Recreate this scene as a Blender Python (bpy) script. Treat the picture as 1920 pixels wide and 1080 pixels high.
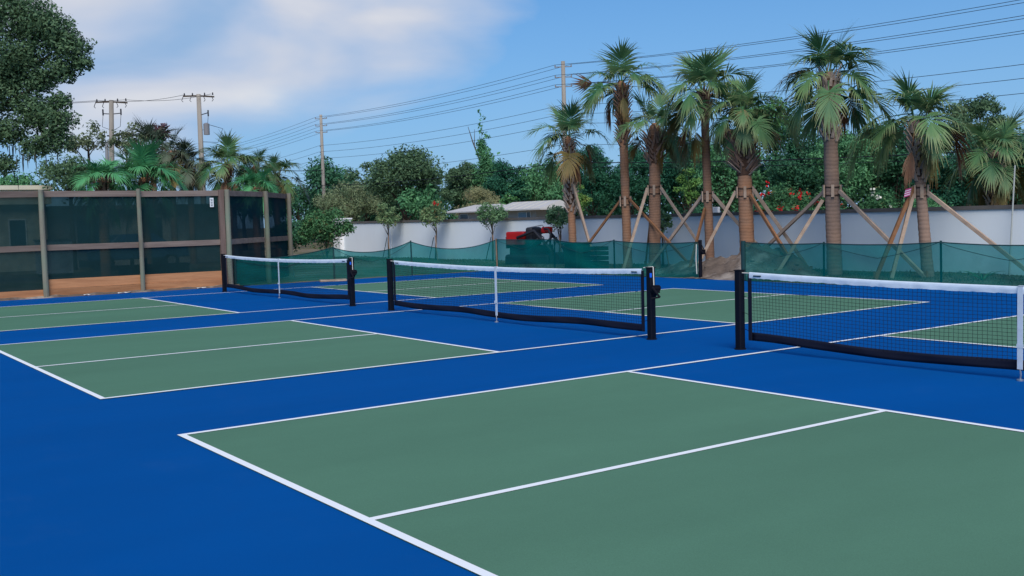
import bpy, math, random
import numpy as np
from mathutils import Vector, Matrix

# ------------------------------------------------------------------ scene, camera, sky, sun
for o in list(bpy.data.objects):
    bpy.data.objects.remove(o)
S = bpy.context.scene
COL = S.collection
PI = math.pi

cam_d = bpy.data.cameras.new('camera')
cam = bpy.data.objects.new('camera', cam_d)
COL.objects.link(cam)
S.camera = cam
cam_d.sensor_fit = 'HORIZONTAL'
cam_d.sensor_width = 36.0
cam_d.lens = 1970.53 / 1920.0 * 36.0
cam_d.clip_end = 3000.0
_yaw, _pitch, _roll = -0.9493, -0.0656, -0.0273
_f = Vector((math.sin(_yaw) * math.cos(_pitch), math.cos(_yaw) * math.cos(_pitch), math.sin(_pitch)))
_r = Vector((math.cos(_yaw), -math.sin(_yaw), 0))
_u = _r.cross(_f)
_c, _s = math.cos(_roll), math.sin(_roll)
_r2, _u2 = _c * _r + _s * _u, -_s * _r + _c * _u
cam.matrix_world = Matrix(((_r2.x, _u2.x, -_f.x, 8.0115), (_r2.y, _u2.y, -_f.y, -9.2492),
                           (_r2.z, _u2.z, -_f.z, 1.5908), (0, 0, 0, 1)))

SUN_AZ, SUN_EL = math.radians(122), math.radians(46)      # azimuth from +Y towards +X
W = bpy.data.worlds.new('World')
S.world = W
W.use_nodes = True


class NT:
    """small helper to wire shader nodes"""
    def __init__(self, tree):
        self.t = tree
        tree.nodes.clear()

    def n(self, typ, ins=None, **kw):
        nd = self.t.nodes.new(typ)
        for k, v in kw.items():
            setattr(nd, k, v)
        for k, v in (ins or {}).items():
            self.set(nd, k, v)
        return nd

    def set(self, nd, k, v):
        s = nd.inputs[k]
        if isinstance(v, bpy.types.NodeSocket):
            self.t.links.new(v, s)
        elif isinstance(v, bpy.types.Node):
            self.t.links.new(v.outputs[0], s)
        else:
            if isinstance(v, (tuple, list)) and s.type == 'RGBA' and len(v) == 3:
                v = (*v, 1)
            s.default_value = v

    def m(self, op, a, b=None, c=None, clamp=False):
        nd = self.t.nodes.new('ShaderNodeMath')
        nd.operation = op
        nd.use_clamp = clamp
        for i, v in enumerate((a, b, c)):
            if v is not None:
                self.set(nd, i, v)
        return nd.outputs[0]

    def mix(self, f, a, b, blend='MIX'):
        nd = self.t.nodes.new('ShaderNodeMix')
        nd.data_type = 'RGBA'
        nd.blend_type = blend
        nd.clamp_factor = True
        self.set(nd, 0, f)
        self.set(nd, 6, a)
        self.set(nd, 7, b)
        return nd.outputs[2]

    def ramp(self, f, stops):
        nd = self.t.nodes.new('ShaderNodeValToRGB')
        el = nd.color_ramp.elements
        while len(el) < len(stops):
            el.new(0.5)
        for e, (p, c) in zip(el, stops):
            e.position = p
            e.color = (*c, 1) if len(c) == 3 else c
        self.set(nd, 0, f)
        return nd.outputs[0]

    def noise(self, vec, scale, detail=3.0, rough=0.55, dist=0.0):
        nd = self.n('ShaderNodeTexNoise', {'Scale': scale, 'Detail': detail, 'Roughness': rough, 'Distortion': dist})
        if vec is not None:
            self.set(nd, 'Vector', vec)
        return nd.outputs[0]

    def scaled(self, vec, sc, loc=(0, 0, 0)):
        nd = self.n('ShaderNodeMapping', {'Scale': sc, 'Location': loc})
        self.set(nd, 'Vector', vec)
        return nd.outputs[0]


# sky: clear Florida sky with a broad bank of soft cloud towards the west-northwest
w = NT(W.node_tree)
sky = w.n('ShaderNodeTexSky', sky_type='NISHITA', sun_disc=False, sun_elevation=SUN_EL, sun_rotation=SUN_AZ,
          altitude=10.0, air_density=0.9, dust_density=0.1, ozone_density=4.0)
hsv = w.n('ShaderNodeHueSaturation', {'Hue': 0.5, 'Saturation': 1.25, 'Value': 1.0, 'Color': w.mix(1.0, sky.outputs[0], (0.80, 0.92, 1.05), 'MULTIPLY')})
tc = w.n('ShaderNodeTexCoord')
sx = w.n('ShaderNodeSeparateXYZ', {0: tc.outputs['Generated']})
az = w.m('ARCTAN2', sx.outputs[0], sx.outputs[1])
el = w.m('ARCSINE', sx.outputs[2])
cv = w.n('ShaderNodeCombineXYZ', {0: w.m('MULTIPLY', az, 3.6), 1: w.m('MULTIPLY', el, 9.0), 2: 21.3})
n1 = w.noise(cv, 1.3, 7.0, 0.52, 0.3)
n2 = w.noise(w.scaled(cv, (1, 1, 1), (7.3, 2.1, 4.0)), 1.5, 4.0, 0.42, 0.3)
tilt = w.m('ADD', el, w.m('MULTIPLY', w.m('ADD', az, 1.20), -0.16))         # the bank hangs lower to the left
dx = w.m('DIVIDE', w.m('ADD', az, 1.195), 0.29)
dy = w.m('DIVIDE', w.m('SUBTRACT', tilt, 0.215), 0.135)
bank = w.m('SUBTRACT', 1.0, w.m('SQRT', w.m('ADD', w.m('MULTIPLY', dx, dx), w.m('MULTIPLY', dy, dy))))
cover = w.m('ADD', w.m('MULTIPLY', w.m('MAXIMUM', bank, -0.30), 1.45), w.m('MULTIPLY', w.m('SUBTRACT', n1, 0.5), 1.25))
lowhaze = w.m('MULTIPLY', w.m('SUBTRACT', 1.0, w.m('DIVIDE', w.m('ABSOLUTE', el), 0.42), clamp=True), 0.9)
fac = w.m('MULTIPLY', w.m('SMOOTH_MIN', w.m('MAXIMUM', w.m('ADD', cover, 0.12), 0.0), 0.55, 0.3), 1.6, clamp=True)
ccol = w.ramp(n2, [(0.32, (2.7, 4.1, 6.2)), (0.44, (4.2, 5.0, 6.5)), (0.54, (5.6, 5.8, 6.5)), (0.66, (7.0, 6.8, 6.8))])
hz = w.mix(lowhaze, hsv.outputs[0], (2.1, 3.85, 6.2))
skyc = w.mix(fac, hz, ccol)
bg = w.n('ShaderNodeBackground', {'Color': skyc, 'Strength': 0.075})
w.n('ShaderNodeOutputWorld', {'Surface': bg})

sun_d = bpy.data.lights.new('sun', 'SUN')
sun_d.energy = 2.6
sun_d.angle = math.radians(45)
sun_d.color = (1.0, 0.93, 0.84)
sun = bpy.data.objects.new('sun', sun_d)
COL.objects.link(sun)
_sd = Vector((math.sin(SUN_AZ) * math.cos(SUN_EL), math.cos(SUN_AZ) * math.cos(SUN_EL), math.sin(SUN_EL)))
sun.rotation_euler = _sd.to_track_quat('Z', 'Y').to_euler()

S.render.engine = 'CYCLES'
S.view_settings.view_transform = 'Standard'
S.view_settings.look = 'None'
S.view_settings.gamma = 1.0
S.view_settings.use_curve_mapping = False
S.view_settings.exposure = 0.62
S.cycles.transparent_max_bounces = 24
S.cycles.max_bounces = 6

# ------------------------------------------------------------------ mesh helpers
ORG = {}


def tag(o, label=None, cat=None, group=None, kind=None):
    for k, v in (('label', label), ('category', cat), ('group', group), ('kind', kind)):
        if v:
            o[k] = v
    return o


def thing(name, loc, label, cat, group=None):
    o = bpy.data.objects.new(name, None)
    o.empty_display_size = 0.2
    o.location = loc
    COL.objects.link(o)
    ORG[o.name] = Vector(loc)
    return tag(o, label, cat, group)


def link_mesh(name, me, mat, parent=None, loc=None):
    o = bpy.data.objects.new(name, me)
    if mat is not None and not me.materials:
        me.materials.append(mat)
    COL.objects.link(o)
    if parent is not None:
        o.parent = parent
        ORG[o.name] = ORG[parent.name]
    else:
        o.location = loc or (0, 0, 0)
        ORG[o.name] = Vector(loc or (0, 0, 0))
    return o


class MB:
    """collects simple shapes in world coordinates, links them as one mesh object"""
    def __init__(self):
        self.v, self.f = [], []

    def add(self, vs, fs):
        b = len(self.v)
        self.v += [tuple(p) for p in vs]
        self.f += [tuple(b + i for i in q) for q in fs]
        return self

    def box(self, x0, x1, y0, y1, z0, z1):
        return self.add([(x0, y0, z0), (x1, y0, z0), (x1, y1, z0), (x0, y1, z0), (x0, y0, z1), (x1, y0, z1), (x1, y1, z1), (x0, y1, z1)],
                        [(3, 2, 1, 0), (4, 5, 6, 7), (0, 1, 5, 4), (1, 2, 6, 5), (2, 3, 7, 6), (3, 0, 4, 7)])

    def beam(self, p, q, wd, ht, up=(0, 0, 1)):
        p, q = Vector(p), Vector(q)
        d = (q - p).normalized()
        s = d.cross(Vector(up))
        if s.length < 1e-3:
            s = d.cross(Vector((1, 0, 0)))
        s.normalize()
        t = s.cross(d)
        a, b = s * wd / 2, t * ht / 2
        vs = [p - a - b, p + a - b, p + a + b, p - a + b, q - a - b, q + a - b, q + a + b, q - a + b]
        return self.add(vs, [(0, 1, 2, 3), (7, 6, 5, 4), (1, 0, 4, 5), (2, 1, 5, 6), (3, 2, 6, 7), (0, 3, 7, 4)])

    def tube(self, pts, rad, n=8, cap=True):
        pts = [Vector(p) for p in pts]
        if not hasattr(rad, '__len__'):
            rad = [rad] * len(pts)
        vs, fs = [], []
        ref = None
        for i, p in enumerate(pts):
            d = (pts[min(i + 1, len(pts) - 1)] - pts[max(i - 1, 0)])
            d = d.normalized() if d.length > 1e-9 else Vector((0, 0, 1))
            if ref is None or abs(ref.dot(d)) > 0.99:
                ref = Vector((1, 0, 0)) if abs(d.x) < 0.9 else Vector((0, 1, 0))
            a = (ref - d * ref.dot(d)).normalized()
            b = d.cross(a)
            ref = a
            for k in range(n):
                t = 2 * PI * k / n
                vs.append(p + (a * math.cos(t) + b * math.sin(t)) * rad[i])
        for i in range(len(pts) - 1):
            for k in range(n):
                k2 = (k + 1) % n
                fs.append((i * n + k, i * n + k2, (i + 1) * n + k2, (i + 1) * n + k))
        if cap:
            fs.append(tuple(range(n - 1, -1, -1)))
            e = (len(pts) - 1) * n
            fs.append(tuple(range(e, e + n)))
        return self.add(vs, fs)

    def grid(self, fn, nu, nv):
        vs = [fn(i / nu, j / nv) for j in range(nv + 1) for i in range(nu + 1)]
        fs = [(j * (nu + 1) + i, j * (nu + 1) + i + 1, (j + 1) * (nu + 1) + i + 1, (j + 1) * (nu + 1) + i)
              for j in range(nv) for i in range(nu)]
        return self.add(vs, fs)

    def mesh(self, name, org=(0, 0, 0), smooth=False):
        me = bpy.data.meshes.new(name)
        me.from_pydata([(x - org[0], y - org[1], z - org[2]) for x, y, z in self.v], [], self.f)
        if smooth:
            me.polygons.foreach_set('use_smooth', [True] * len(me.polygons))
        me.update()
        return me

    def build(self, name, mat, parent=None, loc=None, smooth=False, bevel=0):
        org = ORG[parent.name] if parent is not None else (loc or (0, 0, 0))
        o = link_mesh(name, self.mesh(name, org, smooth), mat, parent, loc)
        if bevel:
            b = o.modifiers.new('bevel', 'BEVEL')
            b.width = bevel
            b.segments = 2
            b.limit_method = 'ANGLE'
        return o


def quads_mesh(name, V, per=4):
    """V: (n*per,3) array -> mesh of n separate polygons"""
    n = len(V) // per
    me = bpy.data.meshes.new(name)
    me.vertices.add(len(V))
    me.vertices.foreach_set('co', np.ascontiguousarray(V, dtype=np.float32).ravel())
    me.loops.add(n * per)
    me.loops.foreach_set('vertex_index', np.arange(n * per, dtype=np.int32))
    me.polygons.add(n)
    me.polygons.foreach_set('loop_start', np.arange(0, n * per, per, dtype=np.int32))
    me.polygons.foreach_set('loop_total', np.full(n, per, dtype=np.int32))
    me.update()
    me.validate()
    return me


def copy_to(src, parent):
    c = src.copy()
    COL.objects.link(c)
    c.parent = parent
    ORG[c.name] = ORG[parent.name]
    return c


# ------------------------------------------------------------------ materials
MATS = {}


def newmat(name):
    m = bpy.data.materials.new(name)
    m.use_nodes = True
    MATS[name] = m
    return m, NT(m.node_tree)


def finish(t, col, rough=0.7, spec=0.3, bump=None, bstr=0.3, metal=0.0, bdist=0.01):
    p = t.n('ShaderNodeBsdfPrincipled', {'Base Color': col, 'Roughness': rough, 'Specular IOR Level': spec, 'Metallic': metal})
    if bump is not None:
        b = t.n('ShaderNodeBump', {'Strength': bstr, 'Distance': bdist, 'Height': bump})
        t.set(p, 'Normal', b)
    t.n('ShaderNodeOutputMaterial', {'Surface': p})
    return p


def pos(t):
    return t.n('ShaderNodeNewGeometry').outputs['Position']


def plain(name, c, rough=0.6, spec=0.3, var=0.12, sc=6.0, metal=0.0, bstr=0.15):
    m, t = newmat(name)
    P = pos(t)
    nz = t.noise(P, sc, 4)
    col = t.mix(nz, tuple(x * (1 - var) for x in c), tuple(min(1, x * (1 + var)) for x in c))
    finish(t, col, rough, spec, t.noise(P, sc * 9, 3), bstr, metal, 0.004)
    return m


def court_mat(name, c, streak, spec):
    m, t = newmat(name)
    P = pos(t)
    big = t.noise(t.scaled(P, (1, 0.35, 1)), 0.55, 4, 0.6)
    mid = t.noise(P, 4.0, 5, 0.65)
    fine = t.noise(P, 160.0, 3, 0.7)
    col = t.mix(t.ramp(big, [(0.32, (0, 0, 0)), (0.68, (1, 1, 1))]), tuple(x * (1 - streak) for x in c), tuple(x * (1 + streak) for x in c))
    col = t.mix(t.m('MULTIPLY', mid, 0.45), col, tuple(x * 0.82 + 0.004 for x in c))
    dust = t.ramp(t.noise(t.scaled(P, (1.0, 1.0, 1), (4, 9, 0)), 1.7, 6, 0.7), [(0.56, (0, 0, 0)), (0.80, (1, 1, 1))])
    col = t.mix(t.m('MULTIPLY', dust, 0.03), col, (0.16, 0.24, 0.30))
    scuff = t.ramp(t.noise(t.scaled(P, (9, 1.3, 1), (1, 5, 0)), 2.2, 3, 0.5), [(0.70, (0, 0, 0)), (0.76, (1, 1, 1))])
    col = t.mix(t.m('MULTIPLY', scuff, 0.05), col, (0.10, 0.11, 0.12))
    grain = t.ramp(fine, [(0.3, (0.88, 0.88, 0.88)), (0.7, (1.1, 1.1, 1.1))])
    col = t.mix(1.0, col, grain, 'MULTIPLY')
    finish(t, col, 0.85, spec, fine, 0.35, 0, 0.002)
    return m


court_mat('court_blue', (0.0004, 0.074, 0.284), 0.08, 0.02)
court_mat('court_green', (0.084, 0.194, 0.128), 0.09, 0.06)


def line_mat():
    m, t = newmat('line_paint')
    P = pos(t)
    wear = t.ramp(t.noise(P, 7.0, 6, 0.7), [(0.55, (0, 0, 0)), (0.85, (1, 1, 1))])
    col = t.mix(t.m('MULTIPLY', wear, 0.25), (0.78, 0.82, 0.84), (0.60, 0.66, 0.70))
    finish(t, col, 0.7, 0.2, t.noise(P, 160, 3, 0.7), 0.3, 0, 0.002)


line_mat()


def wood_mat(name, c1, c2, sc, dark=0.35, knots=True, tint=None):
    m, t = newmat(name)
    P = pos(t)
    oi = t.n('ShaderNodeObjectInfo').outputs['Random']
    off = t.n('ShaderNodeCombineXYZ', {0: t.m('MULTIPLY', oi, 17.0), 1: t.m('MULTIPLY', oi, 31.0), 2: t.m('MULTIPLY', oi, 11.0)})
    Pv = t.n('ShaderNodeVectorMath', {0: t.scaled(P, sc), 1: off}, operation='ADD').outputs[0]
    g = t.noise(Pv, 3.0, 5, 0.6, 0.6)
    g2 = t.noise(Pv, 11.0, 3, 0.6)
    col = t.mix(t.ramp(g, [(0.3, (0, 0, 0)), (0.7, (1, 1, 1))]), c1, c2)
    col = t.mix(t.m('MULTIPLY', g2, 0.45), col, tuple(x * dark for x in c1))
    if tint:
        col = t.mix(t.ramp(t.noise(P, 1.3, 3), [(0.45, (0, 0, 0)), (0.65, (1, 1, 1))]), col, tint)
    if knots:
        vo = t.n('ShaderNodeTexVoronoi', {'Scale': 1.5, 'Vector': t.n('ShaderNodeVectorMath', {0: t.scaled(P, tuple(0.35 + 0.35 * x for x in sc)), 1: off}, operation='ADD').outputs[0]})
        k = t.ramp(vo.outputs['Distance'], [(0.03, (1, 1, 1)), (0.075, (0, 0, 0))])
        col = t.mix(t.m('MULTIPLY', k, 0.75), col, tuple(x * 0.16 for x in c1))
    br = t.m('ADD', 0.82, t.m('MULTIPLY', oi, 0.36))
    hs = t.n('ShaderNodeHueSaturation', {'Color': col, 'Value': br})
    finish(t, hs, 0.85, 0.15, g2, 0.4, 0, 0.006)
    return m


wood_mat('wood_rail', (0.155, 0.118, 0.105), (0.26, 0.21, 0.18), (2.6, 0.22, 2.6))
wood_mat('wood_post', (0.135, 0.128, 0.100), (0.27, 0.255, 0.205), (2.6, 2.6, 0.2), tint=(0.16, 0.195, 0.145))
wood_mat('wood_square_post', (0.155, 0.105, 0.090), (0.24, 0.175, 0.15), (2.6, 2.6, 0.2))
wood_mat('wood_kick', (0.33, 0.150, 0.072), (0.55, 0.275, 0.135), (2.6, 0.22, 2.6), 0.45)
wood_mat('wood_brace', (0.34, 0.245, 0.18), (0.50, 0.385, 0.30), (1.5, 1.5, 1.5), 0.55, False)
wood_mat('wood_brace_brown', (0.22, 0.105, 0.052), (0.33, 0.165, 0.085), (1.5, 1.5, 1.5), 0.5, False)
wood_mat('wood_pole', (0.24, 0.22, 0.19), (0.37, 0.34, 0.30), (2, 2, 0.15), 0.5, False)


def fabric_mat(name, c, tcol, tf, weave=True):
    """woven screen: part of the light passes the open weave, the rest meets coloured thread"""
    m, t = newmat(name)
    P = pos(t)
    nz = t.noise(P, 2.2, 4)
    col = t.mix(nz, tuple(x * 0.75 for x in c), tuple(x * 1.25 for x in c))
    df = t.n('ShaderNodeBsdfDiffuse', {'Color': col})
    tl = t.n('ShaderNodeBsdfTranslucent', {'Color': col})
    mx = t.n('ShaderNodeMixShader', {0: 0.35, 1: df, 2: tl})
    tr = t.n('ShaderNodeBsdfTransparent', {'Color': tcol})
    f = t.m('ADD', tf - 0.06, t.m('MULTIPLY', t.noise(P, 3.0, 3), 0.12))
    out = t.n('ShaderNodeMixShader', {0: f, 1: mx, 2: tr})
    t.n('ShaderNodeOutputMaterial', {'Surface': out})
    return m


fabric_mat('silt_fabric', (0.002, 0.165, 0.155), (0.42, 0.90, 0.92), 0.36)
fabric_mat('screen_fabric', (0.013, 0.042, 0.046), (0.70, 0.95, 0.95), 0.07)
fabric_mat('screen_fabric_dense', (0.007, 0.032, 0.045), (0.75, 0.9, 1.0), 0.06)

plain('post_black', (0.004, 0.005, 0.010), 0.5, 0.15, 0.2)
plain('black_rubber', (0.005, 0.005, 0.008), 0.7, 0.15, 0.2)
plain('net_cord', (0.008, 0.009, 0.012), 0.8, 0.2, 0.2)
plain('band_black', (0.006, 0.008, 0.020), 0.75, 0.2, 0.3)
plain('tape_white', (0.56, 0.66, 0.76), 0.75, 0.2, 0.12, 14.0, 0, 0.3)
plain('strap_white', (0.55, 0.63, 0.70), 0.7, 0.2, 0.15, 20.0)
plain('rope_white', (0.6, 0.58, 0.52), 0.8, 0.2, 0.1)
plain('steel', (0.45, 0.46, 0.48), 0.4, 0.5, 0.15, 10, 0.8)
plain('sticker_blue', (0.01, 0.13, 0.75), 0.4, 0.4, 0.1)
plain('sticker_white', (0.72, 0.76, 0.78), 0.5, 0.3, 0.05)
plain('ink', (0.015, 0.03, 0.04), 0.7, 0.2, 0.1)
plain('stake_green', (0.010, 0.045, 0.050), 0.7, 0.2, 0.2)
plain('stake_wood', (0.26, 0.17, 0.12), 0.85, 0.2, 0.3)
plain('wall_cap', (0.115, 0.110, 0.108), 0.8, 0.2, 0.35, 2.5)
plain('insulator', (0.20, 0.20, 0.21), 0.35, 0.5, 0.1)
plain('wire', (0.022, 0.026, 0.034), 0.6, 0.3, 0.1)
plain('wire_cable', (0.012, 0.014, 0.018), 0.7, 0.2, 0.1)
plain('machine_red', (0.34, 0.007, 0.007), 0.45, 0.4, 0.15, 4)
plain('machine_dark', (0.020, 0.022, 0.030), 0.6, 0.3, 0.3)
plain('machine_grey', (0.22, 0.23, 0.24), 0.5, 0.4, 0.2)
plain('strap_dark', (0.050, 0.030, 0.022), 0.7, 0.3, 0.2)
plain('roof_metal', (0.48, 0.47, 0.45), 0.55, 0.4, 0.12, 0.8)
plain('house_wall', (0.40, 0.38, 0.36), 0.85, 0.2, 0.1, 1.0)
plain('house_wall_cream', (0.50, 0.47, 0.38), 0.85, 0.2, 0.1, 0.8)
plain('fascia_cream', (0.62, 0.60, 0.48), 0.7, 0.2, 0.08, 1.5)
plain('glass_dark', (0.02, 0.05, 0.08), 0.08, 0.5, 0.2)
plain('glass_blue', (0.10, 0.22, 0.34), 0.15, 0.5, 0.2)
plain('white_paint', (0.70, 0.71, 0.72), 0.6, 0.3, 0.08)
plain('car_paint', (0.03, 0.09, 0.20), 0.25, 0.5, 0.1)
plain('plastic_green', (0.010, 0.055, 0.045), 0.6, 0.3, 0.2)
plain('moss', (0.075, 0.085, 0.070), 0.95, 0.1, 0.3, 9)
plain('bark', (0.085, 0.068, 0.055), 0.95, 0.1, 0.4, 5, 0, 0.6)
plain('boot_gap_shade', (0.085, 0.050, 0.036), 0.95, 0.05, 0.4, 9, 0, 0.5)  # dark tone that paints shade into the gaps between leaf boots
plain('boot_fibre', (0.27, 0.175, 0.130), 0.95, 0.1, 0.45, 8, 0, 0.5)
plain('boot_pale', (0.38, 0.30, 0.25), 0.95, 0.1, 0.4, 8, 0, 0.5)
plain('concrete', (0.38, 0.37, 0.35), 0.9, 0.2, 0.15, 3)
plain('flower_red', (0.55, 0.012, 0.020), 0.7, 0.2, 0.3, 3)
plain('flower_white', (0.66, 0.66, 0.60), 0.7, 0.2, 0.1, 3)


def wall_mat():
    m, t = newmat('wall_white')
    P = pos(t)
    stain = t.ramp(t.noise(t.scaled(P, (1.2, 1, 0.25)), 1.6, 5, 0.6), [(0.40, (0, 0, 0)), (0.75, (1, 1, 1))])
    col = t.mix(t.m('MULTIPLY', stain, 0.22), (0.72, 0.79, 0.85), (0.58, 0.63, 0.68))
    blot = t.noise(P, 0.5, 3)
    col = t.mix(t.m('MULTIPLY', blot, 0.18), col, (0.76, 0.81, 0.86))
    finish(t, col, 0.9, 0.15, t.noise(P, 40, 4), 0.25, 0, 0.004)


wall_mat()


def trunk_mat(name, c1, c2, ring=26.0):
    m, t = newmat(name)
    P = pos(t)
    sx = t.n('ShaderNodeSeparateXYZ', {0: P})
    wob = t.noise(t.scaled(P, (5, 5, 7)), 1.0, 5, 0.7)
    ph = t.m('ADD', t.m('MULTIPLY', sx.outputs[2], ring), t.m('MULTIPLY', wob, 9.0))
    rg = t.m('ADD', 0.5, t.m('MULTIPLY', t.m('SINE', ph), 0.5))
    fib = t.noise(t.scaled(P, (40, 40, 5)), 1.0, 4, 0.65)
    col = t.mix(t.ramp(t.noise(P, 2.3, 5), [(0.35, (0, 0, 0)), (0.68, (1, 1, 1))]), c1, c2)
    col = t.mix(t.m('MULTIPLY', t.m('POWER', rg, 3.0), t.m('MULTIPLY', t.noise(t.scaled(P, (3, 3, 2)), 1.0, 3), 0.7)), col, tuple(x * 0.35 for x in c1))
    col = t.mix(t.m('MULTIPLY', fib, 0.4), col, tuple(x * 0.5 for x in c2))
    finish(t, col, 0.95, 0.1, t.m('ADD', t.m('MULTIPLY', rg, -0.3), fib), 0.7, 0, 0.015)


trunk_mat('trunk_orange', (0.38, 0.190, 0.105), (0.31, 0.190, 0.130), 78)
trunk_mat('trunk_brown', (0.33, 0.185, 0.115), (0.26, 0.155, 0.108), 85)
trunk_mat('trunk_grey', (0.34, 0.225, 0.165), (0.26, 0.185, 0.150), 70)


def leaf_mat(name, c1, c2, c3=None, mixsc=0.8, trans=0.25):
    m, t = newmat(name)
    g = t.n('ShaderNodeNewGeometry')
    rnd = g.outputs['Random Per Island']
    big = t.noise(g.outputs['Position'], mixsc, 3, 0.6)
    f = t.m('ADD', t.m('MULTIPLY', rnd, 0.55), t.m('MULTIPLY', t.m('SUBTRACT', big, 0.28), 0.9), clamp=True)
    col = t.mix(f, c1, c2)
    if c3:
        k = t.ramp(t.noise(t.scaled(g.outputs['Position'], (1, 1, 1), (5, 3, 8)), mixsc * 1.6, 3), [(0.58, (0, 0, 0)), (0.72, (1, 1, 1))])
        col = t.mix(t.m('MULTIPLY', k, 0.8), col, c3)
    df = t.n('ShaderNodeBsdfPrincipled', {'Base Color': col, 'Roughness': 0.6, 'Specular IOR Level': 0.22})
    tl = t.n('ShaderNodeBsdfTranslucent', {'Color': col})
    mx = t.n('ShaderNodeMixShader', {0: trans, 1: df, 2: tl})
    t.n('ShaderNodeOutputMaterial', {'Surface': mx})
    return m


leaf_mat('leaf_oak', (0.044, 0.105, 0.060), (0.144, 0.242, 0.115))
leaf_mat('leaf_dark', (0.024, 0.096, 0.057), (0.072, 0.225, 0.109))
leaf_mat('leaf_mid', (0.058, 0.184, 0.090), (0.143, 0.365, 0.152))
leaf_mat('leaf_pine', (0.020, 0.095, 0.059), (0.049, 0.207, 0.113))
leaf_mat('leaf_olive', (0.085, 0.125, 0.075), (0.225, 0.276, 0.144), (0.199, 0.164, 0.117))
leaf_mat('leaf_bright', (0.041, 0.142, 0.057), (0.121, 0.284, 0.084))
leaf_mat('leaf_lime', (0.074, 0.203, 0.061), (0.203, 0.365, 0.081), (0.297, 0.270, 0.068))
leaf_mat('leaf_feather', (0.141, 0.214, 0.117), (0.296, 0.359, 0.191), (0.296, 0.235, 0.166))
leaf_mat('leaf_pink', (0.199, 0.227, 0.117), (0.367, 0.359, 0.186), (0.466, 0.244, 0.186), 0.45)
leaf_mat('leaf_shrub', (0.032, 0.119, 0.057), (0.099, 0.258, 0.101), (0.255, 0.163, 0.059), 2.0)
leaf_mat('leaf_young', (0.088, 0.182, 0.085), (0.245, 0.355, 0.160), (0.313, 0.163, 0.068), 3.0)
leaf_mat('leaf_young_plain', (0.078, 0.192, 0.092), (0.216, 0.355, 0.169))
leaf_mat('leaf_bushy', (0.030, 0.115, 0.052), (0.105, 0.260, 0.100), (0.22, 0.12, 0.05), 2.0)
leaf_mat('leaf_redtop', (0.115, 0.054, 0.074), (0.176, 0.095, 0.115))
leaf_mat('grass_blade', (0.045, 0.060, 0.022), (0.120, 0.115, 0.050), (0.15, 0.11, 0.06), 0.6)


def frond_mat(name, c1, c2, tip, trans=0.25):
    m, t = newmat(name)
    oi = t.n('ShaderNodeObjectInfo').outputs['Random']
    at = t.n('ShaderNodeAttribute', attribute_name='tip').outputs['Fac']
    g = t.n('ShaderNodeNewGeometry')
    nz = t.noise(t.scaled(g.outputs['Position'], (1, 1, 1)), 9.0, 3)
    f = t.m('ADD', t.m('MULTIPLY', oi, 0.65), t.m('MULTIPLY', g.outputs['Random Per Island'], 0.35))
    col = t.mix(f, c1, c2)
    ts = t.m('MULTIPLY', t.m('POWER', at, 2.6), t.m('MULTIPLY', nz, 1.1), clamp=True)
    col = t.mix(ts, col, tip)
    df = t.n('ShaderNodeBsdfPrincipled', {'Base Color': col, 'Roughness': 0.5, 'Specular IOR Level': 0.3})
    tl = t.n('ShaderNodeBsdfTranslucent', {'Color': col})
    mx = t.n('ShaderNodeMixShader', {0: trans, 1: df, 2: tl})
    t.n('ShaderNodeOutputMaterial', {'Surface': mx})


frond_mat('frond_green', (0.030, 0.135, 0.062), (0.140, 0.265, 0.098), (0.42, 0.34, 0.16))
frond_mat('frond_bright', (0.045, 0.25, 0.11), (0.11, 0.38, 0.16), (0.15, 0.21, 0.07))
frond_mat('frond_dull', (0.050, 0.090, 0.062), (0.095, 0.130, 0.080), (0.14, 0.11, 0.07))
frond_mat('frond_yellow', (0.10, 0.115, 0.035), (0.24, 0.165, 0.050), (0.34, 0.16, 0.06))
frond_mat('frond_brown', (0.19, 0.080, 0.040), (0.28, 0.150, 0.080), (0.30, 0.17, 0.10))


def ground_mat():
    m, t = newmat('ground_dirt_grass')
    P = pos(t)
    a = t.ramp(t.noise(P, 0.35, 5, 0.6), [(0.38, (0, 0, 0)), (0.62, (1, 1, 1))])
    b = t.noise(P, 5.0, 6, 0.7)
    grass = t.mix(b, (0.045, 0.060, 0.025), (0.105, 0.110, 0.050))
    dirt = t.mix(b, (0.135, 0.105, 0.075), (0.26, 0.215, 0.165))
    col = t.mix(a, grass, dirt)
    finish(t, col, 0.95, 0.1, b, 0.8, 0, 0.04)
    m, t = newmat('sand_soil')
    P = pos(t)
    b = t.noise(P, 6.0, 8, 0.72)
    c = t.noise(P, 1.4, 4, 0.6)
    col = t.mix(b, (0.055, 0.042, 0.036), (0.20, 0.160, 0.135))
    col = t.mix(t.ramp(c, [(0.5, (0, 0, 0)), (0.68, (1, 1, 1))]), col, (0.33, 0.29, 0.255))
    finish(t, col, 0.95, 0.1, b, 0.9, 0, 0.06)


ground_mat()

# ------------------------------------------------------------------ ground and courts
def ground_z(x, y):
    def ss(a, b, v):
        t = min(1, max(0, (v - a) / (b - a)))
        return t * t * (3 - 2 * t)
    z = -0.06
    if x < 30:
        z += 0.12 * ss(9.6, 10.6, y) * ss(-60, -30, x)
    z -= 0.45 * ss(13.6, 16.0, y)
    z += 0.02 * math.sin(x * 1.3 + y * 0.7) * ss(9.8, 10.5, y)
    return z


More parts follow.
